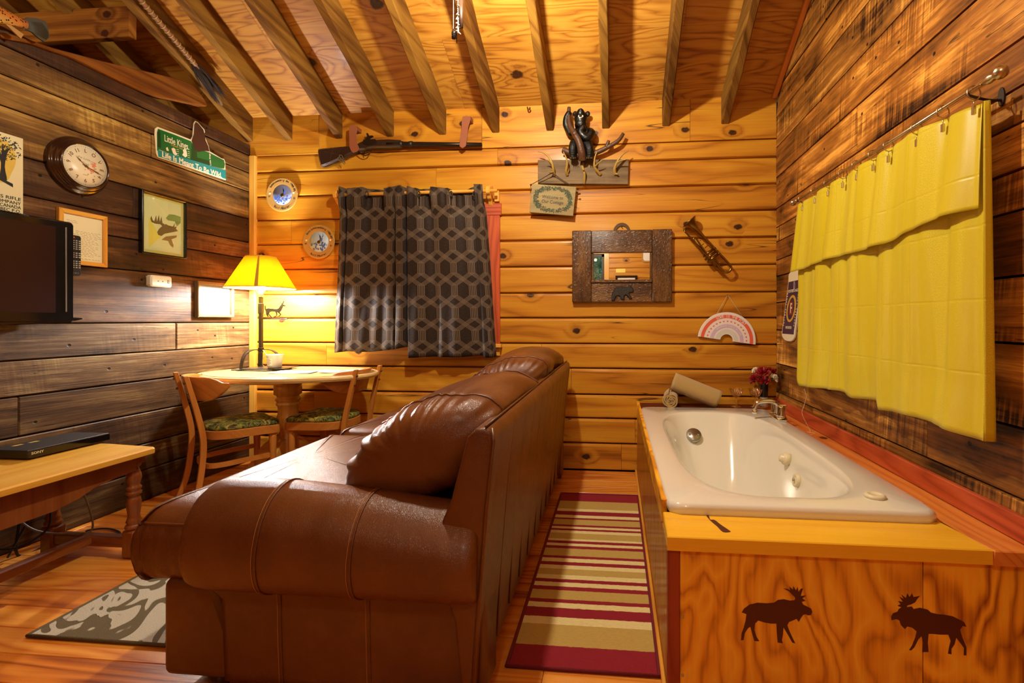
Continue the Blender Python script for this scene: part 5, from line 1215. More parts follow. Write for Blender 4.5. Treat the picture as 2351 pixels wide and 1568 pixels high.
# ------------------------------------------------------------------ brown curtains on a wooden pole
def curtain_mat():
    g = G('lattice_curtain'); u, v = g.uv(); PW, Q = .122, .165
    T = g.math('ADD', g.math('MULTIPLY', g.math('SUBTRACT', g.math('FRACT', g.math('DIVIDE', v, Q)), .5), 1.75), .5, clamp=True)
    m = None
    for s in (1, -1):
        d = g.math('ABSOLUTE', g.math('WRAP', g.math('ADD', u, g.math('MULTIPLY', T, s * PW)), PW / 2, -PW / 2))
        ln = g.math('GREATER_THAN', g.math('COSINE', g.math('MULTIPLY', d, 2 * pi / .0102)), .1)
        k = g.math('MULTIPLY', ln, g.math('LESS_THAN', d, .0255)); m = k if m is None else g.math('MAXIMUM', m, k)
    n = g.noise(g.vec(u, v), 90, 4, .7)
    base = g.ramp(n, [(.3, (.012, .006, .0035)), (.7, (.036, .019, .011))])
    c = g.mix(m, base, (.16, .11, .07))
    return g.pbr(Base__Color=c, Roughness=g.math('SUBTRACT', .66, g.math('MULTIPLY', m, .1)), Normal=g.bump(g.math('ADD', n, m), .25, .002), Sheen__Weight=.08, Specular__IOR__Level=.22)
CURT = curtain_mat()
CW = .085
z3 = lambda pts, w=CW: tr(BKM, zoomed(pts, 760, 410, 3.6475), w)
def curtain_panel(top, bot, folds, spans, seed, vo):
    """top/bot: traced edges (left..right); folds: (position 0..1, depth) knots of the pleats"""
    tu = z3(top); bu = z3(bot); rg = random.Random(seed); NU, NV = 150, 40
    fs = sorted(folds)
    def wav(u):
        for i in range(len(fs) - 1):
            if fs[i][0] <= u <= fs[i + 1][0]:
                q = (u - fs[i][0]) / (fs[i + 1][0] - fs[i][0]); q = q * q * (3 - 2 * q); return fs[i][1] + (fs[i + 1][1] - fs[i][1]) * q
        return fs[-1][1]
    def lerp(pts, u):
        x = pts[0][0] + (pts[-1][0] - pts[0][0]) * u
        for i in range(len(pts) - 1):
            a, c = pts[i], pts[i + 1]
            if a[0] <= x <= c[0] + 1e-9: return x, a[1] + (c[1] - a[1]) * (x - a[0]) / max(1e-9, c[0] - a[0])
        return x, pts[-1][1]
    arc = [0]; 
    for i in range(1, NU + 1):
        dx = (tu[-1][0] - tu[0][0]) / NU; dw = wav(i / NU) - wav((i - 1) / NU); arc.append(arc[-1] + sqrt(dx * dx + dw * dw))
    V = []; UV = []
    for j in range(NV + 1):
        for i in range(NU + 1):
            u = i / NU; k = j / NV; a = lerp(tu, u); c = lerp(bu, u)
            x = a[0] + (c[0] - a[0]) * k; z = a[1] + (c[1] - a[1]) * k
            w = CW + wav(u) * (1 - .15 * k) + .004 * sin(u * 40 + k * 5) * k + .003 * sin(k * 9 + u * 13)
            if k < .16:
                zx = top[0][0] + (top[-1][0] - top[0][0]) * u; hd = 1 - min(1, max(0, (k - .09) / .07)); ins = 0
                for s0, s1 in spans: ins = max(ins, min(1, max(0, min(zx - s0 + 8, s1 + 8 - zx) / 14)))
                tgt = .122 + .012 * sin(u * 60) * .3; w = w + ((tgt if w < tgt else w) * (1 - ins) + (.072 + .003 * sin(u * 70)) * ins - w) * hd
            V.append((x, z, w)); UV.append((arc[i] * 1.0 + vo, z))
    b = B('z', BKM)
    F = [(j * (NU + 1) + i, j * (NU + 1) + i + 1, (j + 1) * (NU + 1) + i + 1, (j + 1) * (NU + 1) + i) for j in range(NV) for i in range(NU)]
    # round grommet openings where the pole shows
    b.add(V, F, smooth=True, uvs=UV)
    return b
t = thing('window_curtain', 'left brown lattice curtain panel, the shorter one beside the two plates', 'curtain', BKM @ Vector((-1.55, .95, CW)), 'brown lattice curtains')
b = curtain_panel([(88, 76), (155, 92), (280, 82), (455, 92), (560, 74), (650, 80)], [(28, 1458), (150, 1445), (330, 1452), (535, 1430), (655, 1405)],
                  [(0, .0), (.08, .022), (.11, -.035), (.125, .018), (.3, .026), (.45, .004), (.62, .006), (.80, .024), (.815, -.01), (.835, .022), (.93, .024), (1.0, -.02)], [(128, 152), (300, 458), (628, 660)], 1, .0)
cl = b.build('panel', CURT, t, mods=[('SOLIDIFY', dict(thickness=.002))])
t2 = thing('window_curtain', 'right brown lattice curtain panel, the longer one overlapping its neighbour', 'curtain', BKM @ Vector((-1.15, .93, CW)), 'brown lattice curtains')
b = curtain_panel([(655, 74), (710, 90), (850, 80), (990, 92), (1120, 96), (1210, 58), (1280, 62)], [(662, 1500), (850, 1490), (1060, 1495), (1280, 1480), (1300, 1498), (1380, 1495)],
                  [(0, .034), (.10, .030), (.22, .010), (.31, -.004), (.40, .020), (.58, .030), (.75, .016), (.86, .004), (.90, .026), (.975, .03), (.982, -.01), (1.0, -.03)], [(735, 842), (1005, 1203)], 2, .03)
for v in range(len(b.v)): b.v[v] = b.v[v] + Vector((0, -.004, 0))
cr = b.build('panel', CURT, t2, mods=[('SOLIDIFY', dict(thickness=.002))])
def grommets(par, sp):
    for x0, x1 in sp:
        q = z3([(x0, 128), (x1, 128)], CW + .03); b = B('z', BKM)
        for (u, v) in (q[0], q[1]):
            b.tube([(u + .011 * cos(a), v + .019 * sin(a), CW + .030) for a in [2 * pi * i / 20 for i in range(20)]], .0035, 8, loop=True)
        b.build('grommet', IRON, par)
grommets(cl, [(300, 455)]); grommets(cr, [(735, 838), (1005, 1200)])
t = thing('curtain_pole', 'pine curtain pole on carved wooden brackets above the brown curtains', 'curtain rod', BKM @ Vector((-1.3, 1.98, .08)))
pz = z3([(700, 124)], .08)[0][1]; e0 = z3([(60, 100)], .08)[0][0]; e1 = z3([(1395, 100)], .08)[0][0]
b = B('x', BKM); b.tube([(e0, pz, .098), (e1, pz, .098)], .0125, 14, axis='x'); b.build('pole', PINE_TRIM, t)
for ex in (z3([(68, 100)], .05)[0][0], z3([(1330, 100)], .05)[0][0]):
    b = B('y', BKM @ Matrix.Translation((ex, pz, 0))); s = Matrix(((0, 0, 1, 0), (0, 1, 0, 0), (-1, 0, 0, 0), (0, 0, 0, 1))); b.M = b.M @ s
    pr = sp2([(-.001, .05), (-.06, .045), (-.105, .03), (-.11, -.015), (-.085, -.03), (-.07, -.05), (-.045, -.06), (-.03, -.085), (-.012, -.1), (-.001, -.1)], 3); b.prism(pr, -.014, .014, .004); b.build('bracket', PINE_TRIM, t)
b = B('x', BKM); q = z3([(1405, 98), (1405, 190)], .03); b.box(q[0][0] - .035, q[0][0], q[1][1], q[0][1], .001, .028, .003); b.build('end_block', PINE_TRIM, t)

# ------------------------------------------------------------------ old musket slung on two leather straps
zg = lambda pts, w=.05: tr(BKM, zoomed(pts, 500, 200, 3.563), w)
uu, vv = zg([(1400, 600)])[0]
t = wthing('musket', 'old dark long gun hung by leather straps under the rafters', 'gun', BKM, uu, vv)
b = B('x', BKM)
b.prism(sp2(zg([(822, 530), (835, 508), (900, 500), (1055, 486), (1098, 492), (1140, 472), (1180, 447), (1280, 434), (1495, 434), (1500, 494), (1270, 500), (1212, 516), (1165, 520), (1110, 545), (1000, 596), (900, 640), (855, 650), (835, 610)]), 2), .030, .066, .012); st = b.build('stock', GUNW, t)
b = B('x', BKM); q = zg([(1490, 466), (2158, 471)]); g0, g1 = q
b.tube([(g0[0] - .1, g0[1] + .002, .048), (g0[0], g0[1], .048), ((g0[0] + g1[0]) / 2, (g0[1] + g1[1]) / 2, .048), (g1[0], g1[1], .048)], [.020, .019, .017, .0155], 16, axis='x'); bl = b.build('barrel', GUNM, t)
b = B('x', BKM); b.tube([(g1[0], g1[1], .048), (g1[0] + .002, g1[1], .048)], .012, 14); b.build('muzzle', DARKGAP, bl)
for x in (1500, 1580):
    u, v = zg([(x, 466)])[0]; b = B('x', BKM); b.tube([(u - .012, v, .048), (u + .012, v, .048)], .0225, 16); b.build('barrel_band', IRON, t)
b = B('x', BKM); h = zg([(1205, 440), (1225, 405), (1218, 380), (1228, 378), (1240, 400), (1270, 398), (1272, 408), (1245, 418), (1250, 436)]); b.prism(h, .045, .06, .002); b.prism(zg([(1200, 438), (1300, 432), (1310, 470), (1240, 488), (1195, 470)]), .066, .070, .001); b.build('lock', GUNM, t)
b = B('x', BKM); b.tube([(p[0], p[1], .048) for p in zg([(1150, 528), (1175, 550), (1205, 560), (1235, 550), (1255, 515)])], .004, 8); b.tube([(p[0], p[1], .048) for p in zg([(1215, 512), (1205, 535), (1210, 545)])], .003, 8); b.build('trigger_guard', GUNM, t)
b = B('x', BKM); rg = random.Random(4)
for a, c, n in (((850, 520), (850, 640), 9), ((835, 515), (1050, 495), 16), ((860, 640), (990, 590), 11), ((880, 530), (1000, 560), 10), ((950, 510), (930, 600), 7)):
    for i in range(n):
        u, v = zg([(a[0] + (c[0] - a[0]) * i / (n - 1), a[1] + (c[1] - a[1]) * i / (n - 1))])[0]; b.ell((u, v, .066), (.0022, .0022, .0015), 8)
b.build('stud_pattern', BRASS, st)
b = B('x', BKM)
for pts in ([(1005, 560), (1015, 590), (1040, 610), (1055, 600)], [(1010, 575), (990, 595), (1030, 620), (1048, 640)], [(1008, 570), (1025, 565), (1050, 620)], [(1002, 600), (1030, 600), (1056, 632)]):
    b.tube(spline([(p[0], p[1], .07) for p in zg(pts)], 4), .003, 6)
b.build('thong', plain('olive_thong', (.12, .08, .03), .8), st)
for a, c in (([(1090, 330), (1150, 330), (1145, 400), (1150, 470), (1170, 515), (1120, 545), (1090, 500), (1088, 420)], 0), ([(2012, 250), (2075, 260), (2055, 340), (2036, 490), (1985, 492), (2000, 350)], 1)):
    b = B('z', BKM); b.prism(sp2(zg(a), 2), .068, .072, .001); q = zg([a[0], a[1]]); b.box(q[0][0], q[1][0], q[0][1] - .03, q[0][1], .001, .071); b.build('strap', STRAP, t)

# ------------------------------------------------------------------ antler coat rack, bear carving, welcome sign
za = lambda pts, w=.0: tr(BKM, zoomed(pts, 1200, 230, 5.407), w)
q = za([(192, 748), (1318, 740), (1309, 1050), (192, 1040)], .02)
t = wthing('antler_rack', 'weathered board with a row of antler hooks on the back wall', 'rack', BKM, q[2][0] - .17, q[2][1])
b = B('x', BKM); b.prism(q, .001, .032, .003); bd = b.build('board', GREYWOOD, t)
def antler(*paths):
    b = B('x', BKM)
    for pts, r0, r1 in paths:
        p = [(*za([(x, y)], w)[0], w) for x, y, w in pts]; s = spline(p, 5); n = len(s); b.tube(s, [r0 + (r1 - r0) * (i / (n - 1)) ** 1.3 for i in range(n)], 9)
    b.build('antler', ANTLER, t)
antler(([(395, 930, .033), (385, 900, .05), (378, 840, .075), (355, 760, .09), (310, 690, .09), (250, 650, .085), (192, 640, .08)], .012, .003), ([(358, 790, .085), (325, 752, .10), (280, 736, .11)], .006, .002), ([(385, 890, .055), (350, 895, .08), (316, 888, .10)], .007, .003))
antler(([(555, 930, .033), (540, 880, .06), (552, 800, .085), (545, 730, .10), (505, 642, .11)], .012, .003), ([(545, 920, .04), (570, 870, .05), (565, 820, .06)], .008, .004))
antler(([(750, 775, .034), (742, 830, .05), (762, 885, .07), (768, 940, .06), (764, 1040, .034)], .010, .009), ([(762, 885, .07), (755, 860, .10)], .008, .003))
antler(([(965, 925, .033), (925, 880, .06), (890, 815, .085), (895, 720, .10), (920, 640, .11)], .012, .003), ([(900, 825, .085), (940, 780, .11), (985, 745, .12)], .006, .002))
antler(([(1150, 925, .033), (1142, 850, .06), (1185, 745, .085), (1245, 670, .09), (1312, 630, .085)], .012, .003), ([(1168, 775, .08), (1225, 748, .10), (1282, 738, .11)], .006, .002), ([(1150, 910, .04), (1180, 920, .06)], .008, .005))
S_ = lambda x, y, w: (*za([(x, y)], w)[0], w)
uu, vv, _ = S_(725, 740, .05)
t = wthing('bear_carving', 'carved black bear hugging a branch, seated on top of the antler rack', 'carving', BKM, uu, vv, .05)
k = .000571
b = B('z', BKM)
def el(x, y, w, rx, ry, rw, **kw): b.ell(S_(x, y, w), (rx * k, ry * k, rw), 16, **kw)
el(735, 440, .055, 115, 150, .045); el(720, 230, .075, 85, 105, .048); el(722, 300, .075, 80, 75, .045); el(720, 165, .10, 52, 62, .030); el(722, 125, .118, 26, 24, .016)
for x in (652, 808): el(x, 172, .07, 32, 38, .014)
def limb(pts, rs):
    s = spline([S_(*p) for p in pts], 5); n = len(s); b.tube(s, [rs[0] + (rs[1] - rs[0]) * i / (n - 1) for i in range(n)], 12); b.ell(s[-1], (rs[1],) * 3, 12); b.ell(s[0], (rs[0],) * 3, 12)
limb([(590, 400, .06), (545, 310, .075), (545, 230, .08), (572, 165, .085)], (.030, .021)); limb([(835, 400, .06), (850, 420, .085), (790, 470, .105), (720, 400, .11), (745, 345, .11)], (.034, .024))
b.build('body', BEARK, t, mods=[('REMESH', dict(mode='VOXEL', voxel_size=.0035, use_smooth_shade=True)), ('SMOOTH', dict(iterations=3, factor=.5))])
for x0, x1 in ((640, 622), (800, 828)):
    b = B('z', BKM); limb([(x0, 545, .075), (x1, 600, .095), (x1, 690, .085)], (.036, .026)); b.ell(S_(x1, 712, .095), (.028, .018, .034), 14); b.build('leg', BEARLEG, t, mods=[('REMESH', dict(mode='VOXEL', voxel_size=.0035, use_smooth_shade=True)), ('SMOOTH', dict(iterations=2, factor=.5))])
b = B('z', BKM); b.ell(S_(718, 205, .108), (.026, .022, .016), 14); mz = b.build('mouth', CREAM, t)
b = B('z', BKM); b.ell(S_(718, 198, .118), (.014, .011, .008), 12); b.build('open_mouth', DARKGAP, mz)
for x in (695, 748): b = B('z', BKM); b.ell(S_(x, 150, .108), (.005, .005, .005), 8); b.build('eye', BRASS, t)
b = B('z', BKM)
def br(pts, rs):
    s = spline([S_(*p) for p in pts], 6); n = len(s); b.tube(s, [rs[0] + (rs[1] - rs[0]) * i / (n - 1) for i in range(n)], 12)
br([(745, 742, .08), (730, 640, .11), (700, 520, .12), (640, 410, .115), (590, 330, .10), (572, 230, .09), (576, 90, .085)], (.030, .013)); br([(505, 620, .04), (600, 655, .05), (740, 690, .05), (900, 655, .06), (1080, 570, .07), (1190, 500, .075), (1250, 415, .07)], (.024, .012)); br([(1040, 580, .07), (1070, 500, .08)], (.016, .010)); b.ell(S_(645, 408, .135), (.018, .018, .008), 12)
b.build('branch', BARK, t)
b = B('z', BKM)
for x in (622, 828):
    for i in range(4): b.tube([S_(x - 30 + i * 20, 712, .125), S_(x - 32 + i * 21, 728, .135)], [.004, .001], 6)
b.build('claws', GREYWOOD, t)
# welcome sign hanging from the left antler
W0 = .05
c4 = za([(118, 1038), (665, 1075), (626, 1437), (84, 1390)], W0 + .012)
t = wthing('welcome_sign', 'square wooden welcome sign with painted wreath, hanging from the first antler', 'sign', BKM, (c4[2][0] + c4[3][0]) / 2, c4[2][1], W0)
b = B('x', BKM); b.prism(c4, W0 - .006, W0 + .012, .002); bd = b.build('board', SIGNWOOD, t)
b = B('x', BKM)
for s, p0, p1, h in (('Welcome to', (243, 1198), (502, 1216), .034), ('Our Cottage', (236, 1254), (505, 1278), .034)):
    q = za([p0, p1], W0 + .012); fit(b, s, q[0], q[1], h, W0 + .0122, shear=.15, bold=.006)
b.build('lettering', INK, bd)
b = B('x', BKM); rg = random.Random(22)
for i in range(400):
    a = 2 * pi * i / 400; x, y = 375 + 212 * math.copysign(abs(cos(a)) ** .8, cos(a)), 1232 + 138 * math.copysign(abs(sin(a)) ** .8, sin(a)) + .07 * (212 * cos(a)); u, v = za([(x + rg.uniform(-26, 26), y + rg.uniform(-22, 22))], W0 + .012)[0]
    an = rg.uniform(0, 6.28); l = rg.uniform(.007, .014); w_ = rg.uniform(.0018, .004); m = 1 if rg.random() < .3 else 0
    b.prism([(u - l * cos(an), v - l * sin(an)), (u + w_ * sin(an), v - w_ * cos(an)), (u + l * cos(an), v + l * sin(an)), (u - w_ * sin(an), v + w_ * cos(an))], W0 + .0120, W0 + .0124 + i * 4e-6, mat=m)
b.build('wreath', [plain('pine_green_paint', (.018, .06, .025), .7), plain('brown_cone_paint', (.09, .045, .015), .7)], bd)
for pts in ([(102, 1050, W0), (230, 980, .06), (352, 908, .07)], [(352, 908, .07), (400, 925, .06), (460, 970, .05), (600, 1060, W0)]): b = B('z', BKM); b.tube(spline([S_(*p) for p in pts], 4), .0028, 6); b.build('cord', DCORD, t)
for p, q in (((102, 1052), (97, 1155)), ((686, 1103), (664, 1103)), ((690, 1168), (660, 1168))): b = B('z', BKM); b.ell(S_(*p, W0), (.008, .007, .007), 10); b.tube([S_(*q, W0), S_(*p, W0)], .0025, 6); b.build('bead', BRASS, t)

# ------------------------------------------------------------------ mirror with horseshoe
zm = lambda pts, w=.03: tr(BKM, zoomed(pts, 1300, 460, 3.918), w)
(u0, v1), (u1, v0) = zm([(54, 275), (951, 914)]); (iu0, iv1), (iu1, iv0) = zm([(246, 474), (752, 712)])
(pu0, _), (pu1, _) = zm([(227, 300), (772, 300)]); lz = zm([(500, 742)])[0][1]
t = wthing('wall_mirror', 'small mirror in a wide rustic plank frame with a black bear on it', 'mirror', BKM, (u0 + u1) / 2, v0)
for a in ((u0, pu0 - .001, v0, v1, 'z'), (pu1 + .001, u1, v0, v1, 'z'), (pu0, pu1, iv1, v1 - .002, 'x'), (pu0, pu1, v0, lz, 'x')):
    b = B('x' if a[4] == 'x' else 'y', BKM); b.box(a[0], a[1], a[2], a[3], .002, .042 if a[4] == 'z' else .040, .004); pk = b.build('frame_plank', MIRW, t)
b = B('x', BKM); b.box(pu0, pu1, lz + .001, iv0, .002, .050, .003); b.build('ledge', MIRW, t)
for a in ((pu0, iu0), (iu1, pu1)):
    b = B('y', BKM); b.box(a[0], a[1], iv0, iv1, .002, .030, .002); b.build('inner_strip', MIRW, t)
b = B('x', BKM); b.box(iu0 - .002, iu1 + .002, iv0 - .002, iv1 + .002, .004, .020); b.build('mirror_glass', plain('mirror_silver', (.92, .92, .90), .0, metal=1.0), t)
b = B('x', BKM); b.prism(sp2(zm([(405, 898), (410, 840), (438, 788), (470, 772), (520, 778), (560, 776), (585, 778), (602, 795), (606, 818), (588, 826), (568, 834), (578, 858), (593, 884), (572, 888), (550, 862), (535, 852), (522, 862), (522, 890), (494, 892), (484, 866), (465, 858), (448, 866), (432, 898)], .05), 2), .040, .053, .005)
q = zm([(575, 775), (470, 800), (510, 800)], .05); b.ell((q[0][0], q[0][1], .047), (.009, .009, .005), 10); b.build('bear_plaque', BEARK, t)
hc = zm([(500, 282)], .02)[0]
t = wthing('horseshoe', 'rusty horseshoe showing above the mirror frame', 'horseshoe', BKM, hc[0], hc[1] - .02)
b = B('x', BKM); R0 = .052; rg = []
for i in range(25):
    a = radians(-35 + 250 * i / 24); c, s = cos(a), sin(a); rg.append([(hc[0] + (R0 - .010) * c, hc[1] + (R0 - .010) * s * 1.08, .001), (hc[0] + (R0 + .010) * c, hc[1] + (R0 + .010) * s * 1.08, .001), (hc[0] + (R0 + .010) * c, hc[1] + (R0 + .010) * s * 1.08, .011), (hc[0] + (R0 - .010) * c, hc[1] + (R0 - .010) * s * 1.08, .011)])
b.loft(rg, smooth=False); b.build('shoe', plain('rusty_iron', (.09, .045, .02), .5, metal=.6, bump=.4), t)
b = B('x', BKM); b.tube([(hc[0], hc[1] + .036, .001), (hc[0], hc[1] + .036, .02)], .003, 8); b.build('nail', IRON, t)

# ------------------------------------------------------------------ trumpet
zt = lambda x, y, w=.06: (*tr(BKM, zoomed([(x, y)], 1540, 470, 4.48), w)[0], w)
t = wthing('trumpet', 'old brass trumpet hanging slanted on the back wall, right of the mirror', 'trumpet', BKM, *zt(590, 690)[:2])
b = B('z', BKM); ax = (Vector(zt(600, 600)) - Vector(zt(212, 178))).normalized(); bc = Vector(zt(190, 172))
M = ax.to_track_quat('Z', 'Y').to_matrix().to_4x4(); M.translation = bc; s = b.M; b.M = b.M @ M
b.lathe([(.056, -.002), (.058, .0), (.052, .006), (.040, .018), (.028, .035), (.020, .06), (.014, .10), (.011, .15), (.009, .21)], (0, 0, 0), 28, cap=False); b.lathe([(.050, .003), (.034, .022), (.018, .05), (.0, .055)], (0, 0, 0), 28, cap=False); b.M = s; b.build('bell', BRASS, t)
b = B('z', BKM); b.tube(spline([zt(330, 318), zt(470, 470), zt(595, 605), zt(620, 650), zt(600, 688), zt(560, 697), zt(520, 672), zt(420, 555)], 6), .0082, 12); b.build('bow_tube', BRASS, t)
b = B('z', BKM); b.tube([zt(420, 555, .066), zt(250, 390, .07), zt(150, 280, .07), zt(132, 258, .07)], [.0075, .0065, .006, .006], 12); b.lathe([(.010, 0), (.010, .01), (.006, .02)], zt(130, 255, .07), 14, ax='x'); b.build('mouthpipe', BRASS, t)
b = B('z', BKM); b.tube(spline([zt(470, 640, .078), zt(330, 450, .078), zt(262, 350, .078), zt(240, 345, .078), zt(238, 368, .078), zt(300, 450, .078), zt(400, 560, .078)], 6), .0062, 10); b.tube(spline([zt(455, 560, .052), zt(495, 610, .052), zt(495, 640, .052), zt(470, 645, .052), zt(420, 590, .052)], 5), .006, 10); b.build('tuning_slide', BRASS, t)
for (x0, y0, x1, y1) in ((332, 535, 440, 455), (352, 568, 462, 482), (376, 592, 486, 508)):
    b = B('z', BKM); A_, C_2 = Vector(zt(x0, y0, .066)), Vector(zt(x1, y1, .066)); d = (C_2 - A_).normalized()
    b.tube([A_, A_ + d * .008, A_ + d * .0081, C_2], [.0085, .0085, .0095, .0095], 14); b.tube([C_2, C_2 + d * .014], .003, 8); b.tube([C_2 + d * .014, C_2 + d * .017], .007, 12); b.build('valve', BRASS, t)
for q in ((zt(300, 370), zt(330, 345)), (zt(500, 590), zt(540, 610)), (zt(340, 400), zt(310, 425, .07))): b = B('z', BKM); b.tube(q, .003, 6); b.build('brace', BRASS, t)
b = B('z', BKM); q = zt(420, 460); b.tube([(q[0], q[1], .002), (q[0], q[1], .075)], .003, 8); b.build('peg', IRON, t)

# ------------------------------------------------------------------ rainbow sign
ctr = zt(574, 1397, .02); RO = (Vector(zt(278, 1355, .02)) - Vector(zt(870, 1440, .02))).length / 2
tilt = -math.atan2(85, 592)
t = wthing('rainbow_sign', 'pinkish white rainbow shaped sign tilted on a string below the trumpet', 'sign', BKM, ctr[0], ctr[1], .02)
MR = BKM @ Matrix.Translation((ctr[0], ctr[1], 0)) @ Matrix.Rotation(tilt, 4, 'Z')
def arch(r0, r1, w0, w1, c=0.0, n=40, e=0.0):
    o = [(r1 * cos(pi * i / n), r1 * sin(pi * i / n) - e) for i in range(n + 1)] + [(r0 * cos(pi * (n - i) / n), r0 * sin(pi * (n - i) / n) - e) for i in range(n + 1)]
    return o, w0, w1, c
b = B('x', MR); b.prism(*arch(.215 * RO, RO, .012, .022, .002)); bd = b.build('board', PINKW, t)
b = B('x', MR); b.prism(*arch(.79 * RO, .91 * RO, .022, .0226)); b.build('coral_stripe', CORAL, bd)
b = B('x', MR); b.prism(*arch(.455 * RO, .58 * RO, .022, .0226)); b.build('lilac_stripe', LILAC, bd)
b = B('x', MR); b.prism(*arch(.25 * RO, .40 * RO, .022, .0224)); b.build('grey_stripe', PALEG, bd)
b = B('x', MR); b.arc_text('LOVE IS THE MOST', .026, .85 * RO, radians(123), radians(49), (0, 0, .0227), bold=.012); b.arc_text('BEAUTIFUL THING IN LIFE', .018, .515 * RO, radians(140), radians(28), (0, 0, .0227), bold=.006); b.build('lettering', PINKW, bd)
b = B('x', MR); hrt = [(0, -.9), (.75, -.1), (.9, .3), (.7, .62), (.35, .62), (0, .28), (-.35, .62), (-.7, .62), (-.9, .3), (-.75, -.1)]
for i in range(16):
    a = pi * (i + .7) / 16.4; r = .68 * RO; q = a - pi / 2; b.prism([(r * cos(a) + .0075 * (x * cos(q) - y * sin(q)), r * sin(a) + .0075 * (x * sin(q) + y * cos(q))) for x, y in hrt], .022, .0227)
b.build('hearts_print', CORAL, bd)
b = B('z', BKM); tp = zt(585, 928, .012); b.tube([zt(478, 1116, .018), tp, zt(735, 1152, .018)], .0022, 6); b.build('string', STRING, t)
b = B('z', BKM); b.tube([(tp[0], tp[1], .0), (tp[0], tp[1], .018)], .0022, 8); b.build('nail', IRON, t)
b = B('z', BKM); q = tr(BKM, [(1211, 250)], .03)[0]; b.tube(spline([(q[0], q[1] + .01, .0), (q[0], q[1] + .01, .035), (q[0] + .008, q[1] - .012, .05), (q[0] + .02, q[1] - .008, .045), (q[0] + .02, q[1] + .005, .04)], 5), .005, 8); tag(b.build('cup_hook', BRASS), 'small brass hook at the top of the back wall left of the carved bear', 'hook')

# ------------------------------------------------------------------ right wall: yellow curtain, rod, can-shaped sign
def ycloth():
    g = G('yellow_satin'); u, v = g.uv()
    n = g.noise(g.vec(u, v), 320, 3, .7); st = g.sstep(g.noise(g.vec(g.math('MULTIPLY', u, 11.0), g.math('MULTIPLY', v, .8)), 1.0, 1.0), .48, .58)
    gl = g.math('MULTIPLY', g.sstep(n, .46, .62), g.math('ADD', .25, g.math('MULTIPLY', st, .75)))
    c = g.mix(gl, (.74, .58, .004, 1), (.90, .77, .09, 1))
    cr = g.math('ABSOLUTE', g.math('SUBTRACT', g.math('FRACT', g.math('ADD', g.math('DIVIDE', v, .215), .1)), .5))
    cv = g.math('ABSOLUTE', g.math('SUBTRACT', g.math('FRACT', g.math('DIVIDE', u, .19)), .5))
    h = g.math('ADD', g.math('MULTIPLY', n, .10), g.math('ADD', g.sstep(cr, .0, .03), g.sstep(cv, .0, .03)))
    nb = g.bump(h, .22, .004)
    p = g.n('BsdfPrincipled', Base__Color=c, Roughness=.42, Normal=nb, Sheen__Weight=.1); tl = g.n('BsdfTranslucent', Color=(.85, .6, .02, 1), Normal=nb)
    mx = g.n('MixShader', _0=.14, _1=p.outputs[0], _2=tl.outputs[0]); g.t.links.new(mx.outputs[0], g.out.inputs[0]); return g.m
YC = ycloth()
RW = .09
rodE = [tr(RTM, [p], RW)[0] for p in ((1830, 460), (2290, 170))]
t = thing('curtain_rod', 'thin metal curtain rod with ball finials and clip rings on the right wall', 'curtain rod', RTM @ Vector(((rodE[0][0] + rodE[1][0]) / 2, rodE[0][1], RW)))
rz_ = (rodE[0][1] + rodE[1][1]) / 2
(ru0, rv0), (ru1, rv1) = rodE
rp = lambda f: (ru0 + (ru1 - ru0) * f, rv0 + (rv1 - rv0) * f, RW)
b = B('x', RTM); b.tube([rp(0), rp(.5), rp(.96)], .006, 10, axis='x'); b.build('rod', PEWTER, t)
d = Vector(rp(1)) - Vector(rp(0)); d.normalize()
for f, s in ((0, -1), (.965, 1)):
    b = B('x', RTM); c = Vector(rp(f)); b.tube([c, c + d * s * .01, c + d * s * .02, c + d * s * .035, c + d * s * .042, c + d * s * .046], [.007, .010, .013, .012, .008, .009], 14); b.ell(c + d * s * .062, (.019, .019, .019), 16); b.build('finial', PEWTER, t)
for f in (.02, .93):
    b = B('x', RTM); c = rp(f); b.tube(spline([(c[0], c[1] - .03, .002), (c[0], c[1] - .028, .04), (c[0], c[1] - .015, .085), (c[0], c[1] - .008, .10)], 5), .004, 8); b.prism(circ(c[0], c[1] - .02, .012, 14, .028), .001, .006); b.build('bracket', BRONZEP, t)
ringpx = [(1842, 455), (1871, 437), (1901, 418), (1935, 394), (1967, 374), (2005, 348), (2040, 327), (2105, 287), (2165, 248), (2236, 207)]
RU = [tr(RTM, [p], RW)[0][0] for p in ringpx]
for u in RU:
    f = (u - ru0) / (ru1 - ru0); c = rp(f); b = B('x', RTM); b.tube([(c[0] + .004 * sin(a), c[1] - .012 + .021 * cos(a), RW + .021 * sin(a)) for a in [2 * pi * i / 22 for i in range(22)]], .0022, 7, loop=True)
    b.tube([(c[0], c[1] - .033, RW), (c[0], c[1] - .05, RW)], .0016, 6); b.box(c[0] - .005, c[0] + .005, c[1] - .075, c[1] - .05, RW - .004, RW + .005, .001); b.build('clip_ring', PEWTER, t)
topp = [(1836, 468), (1868, 447), (1897, 428), (1929, 408), (1965, 387), (2005, 362), (2040, 338), (2107, 298), (2165, 272), (2235, 240), (2257, 232)]
botp = [(1830, 868), (1836, 886), (1900, 893), (1925, 897), (1957, 914), (2013, 920), (2018, 940), (2085, 952), (2180, 983), (2240, 1008), (2258, 1013)]
valp = [(1816, 626), (1876, 602), (1920, 588), (1975, 575), (2035, 555), (2110, 515), (2160, 498), (2228, 478)]
YW = .085
def trW(pts, w): return tr(RTM, pts, w)
tU = trW(topp, YW); bU = trW(botp, YW); vU = trW(valp, YW + .03)
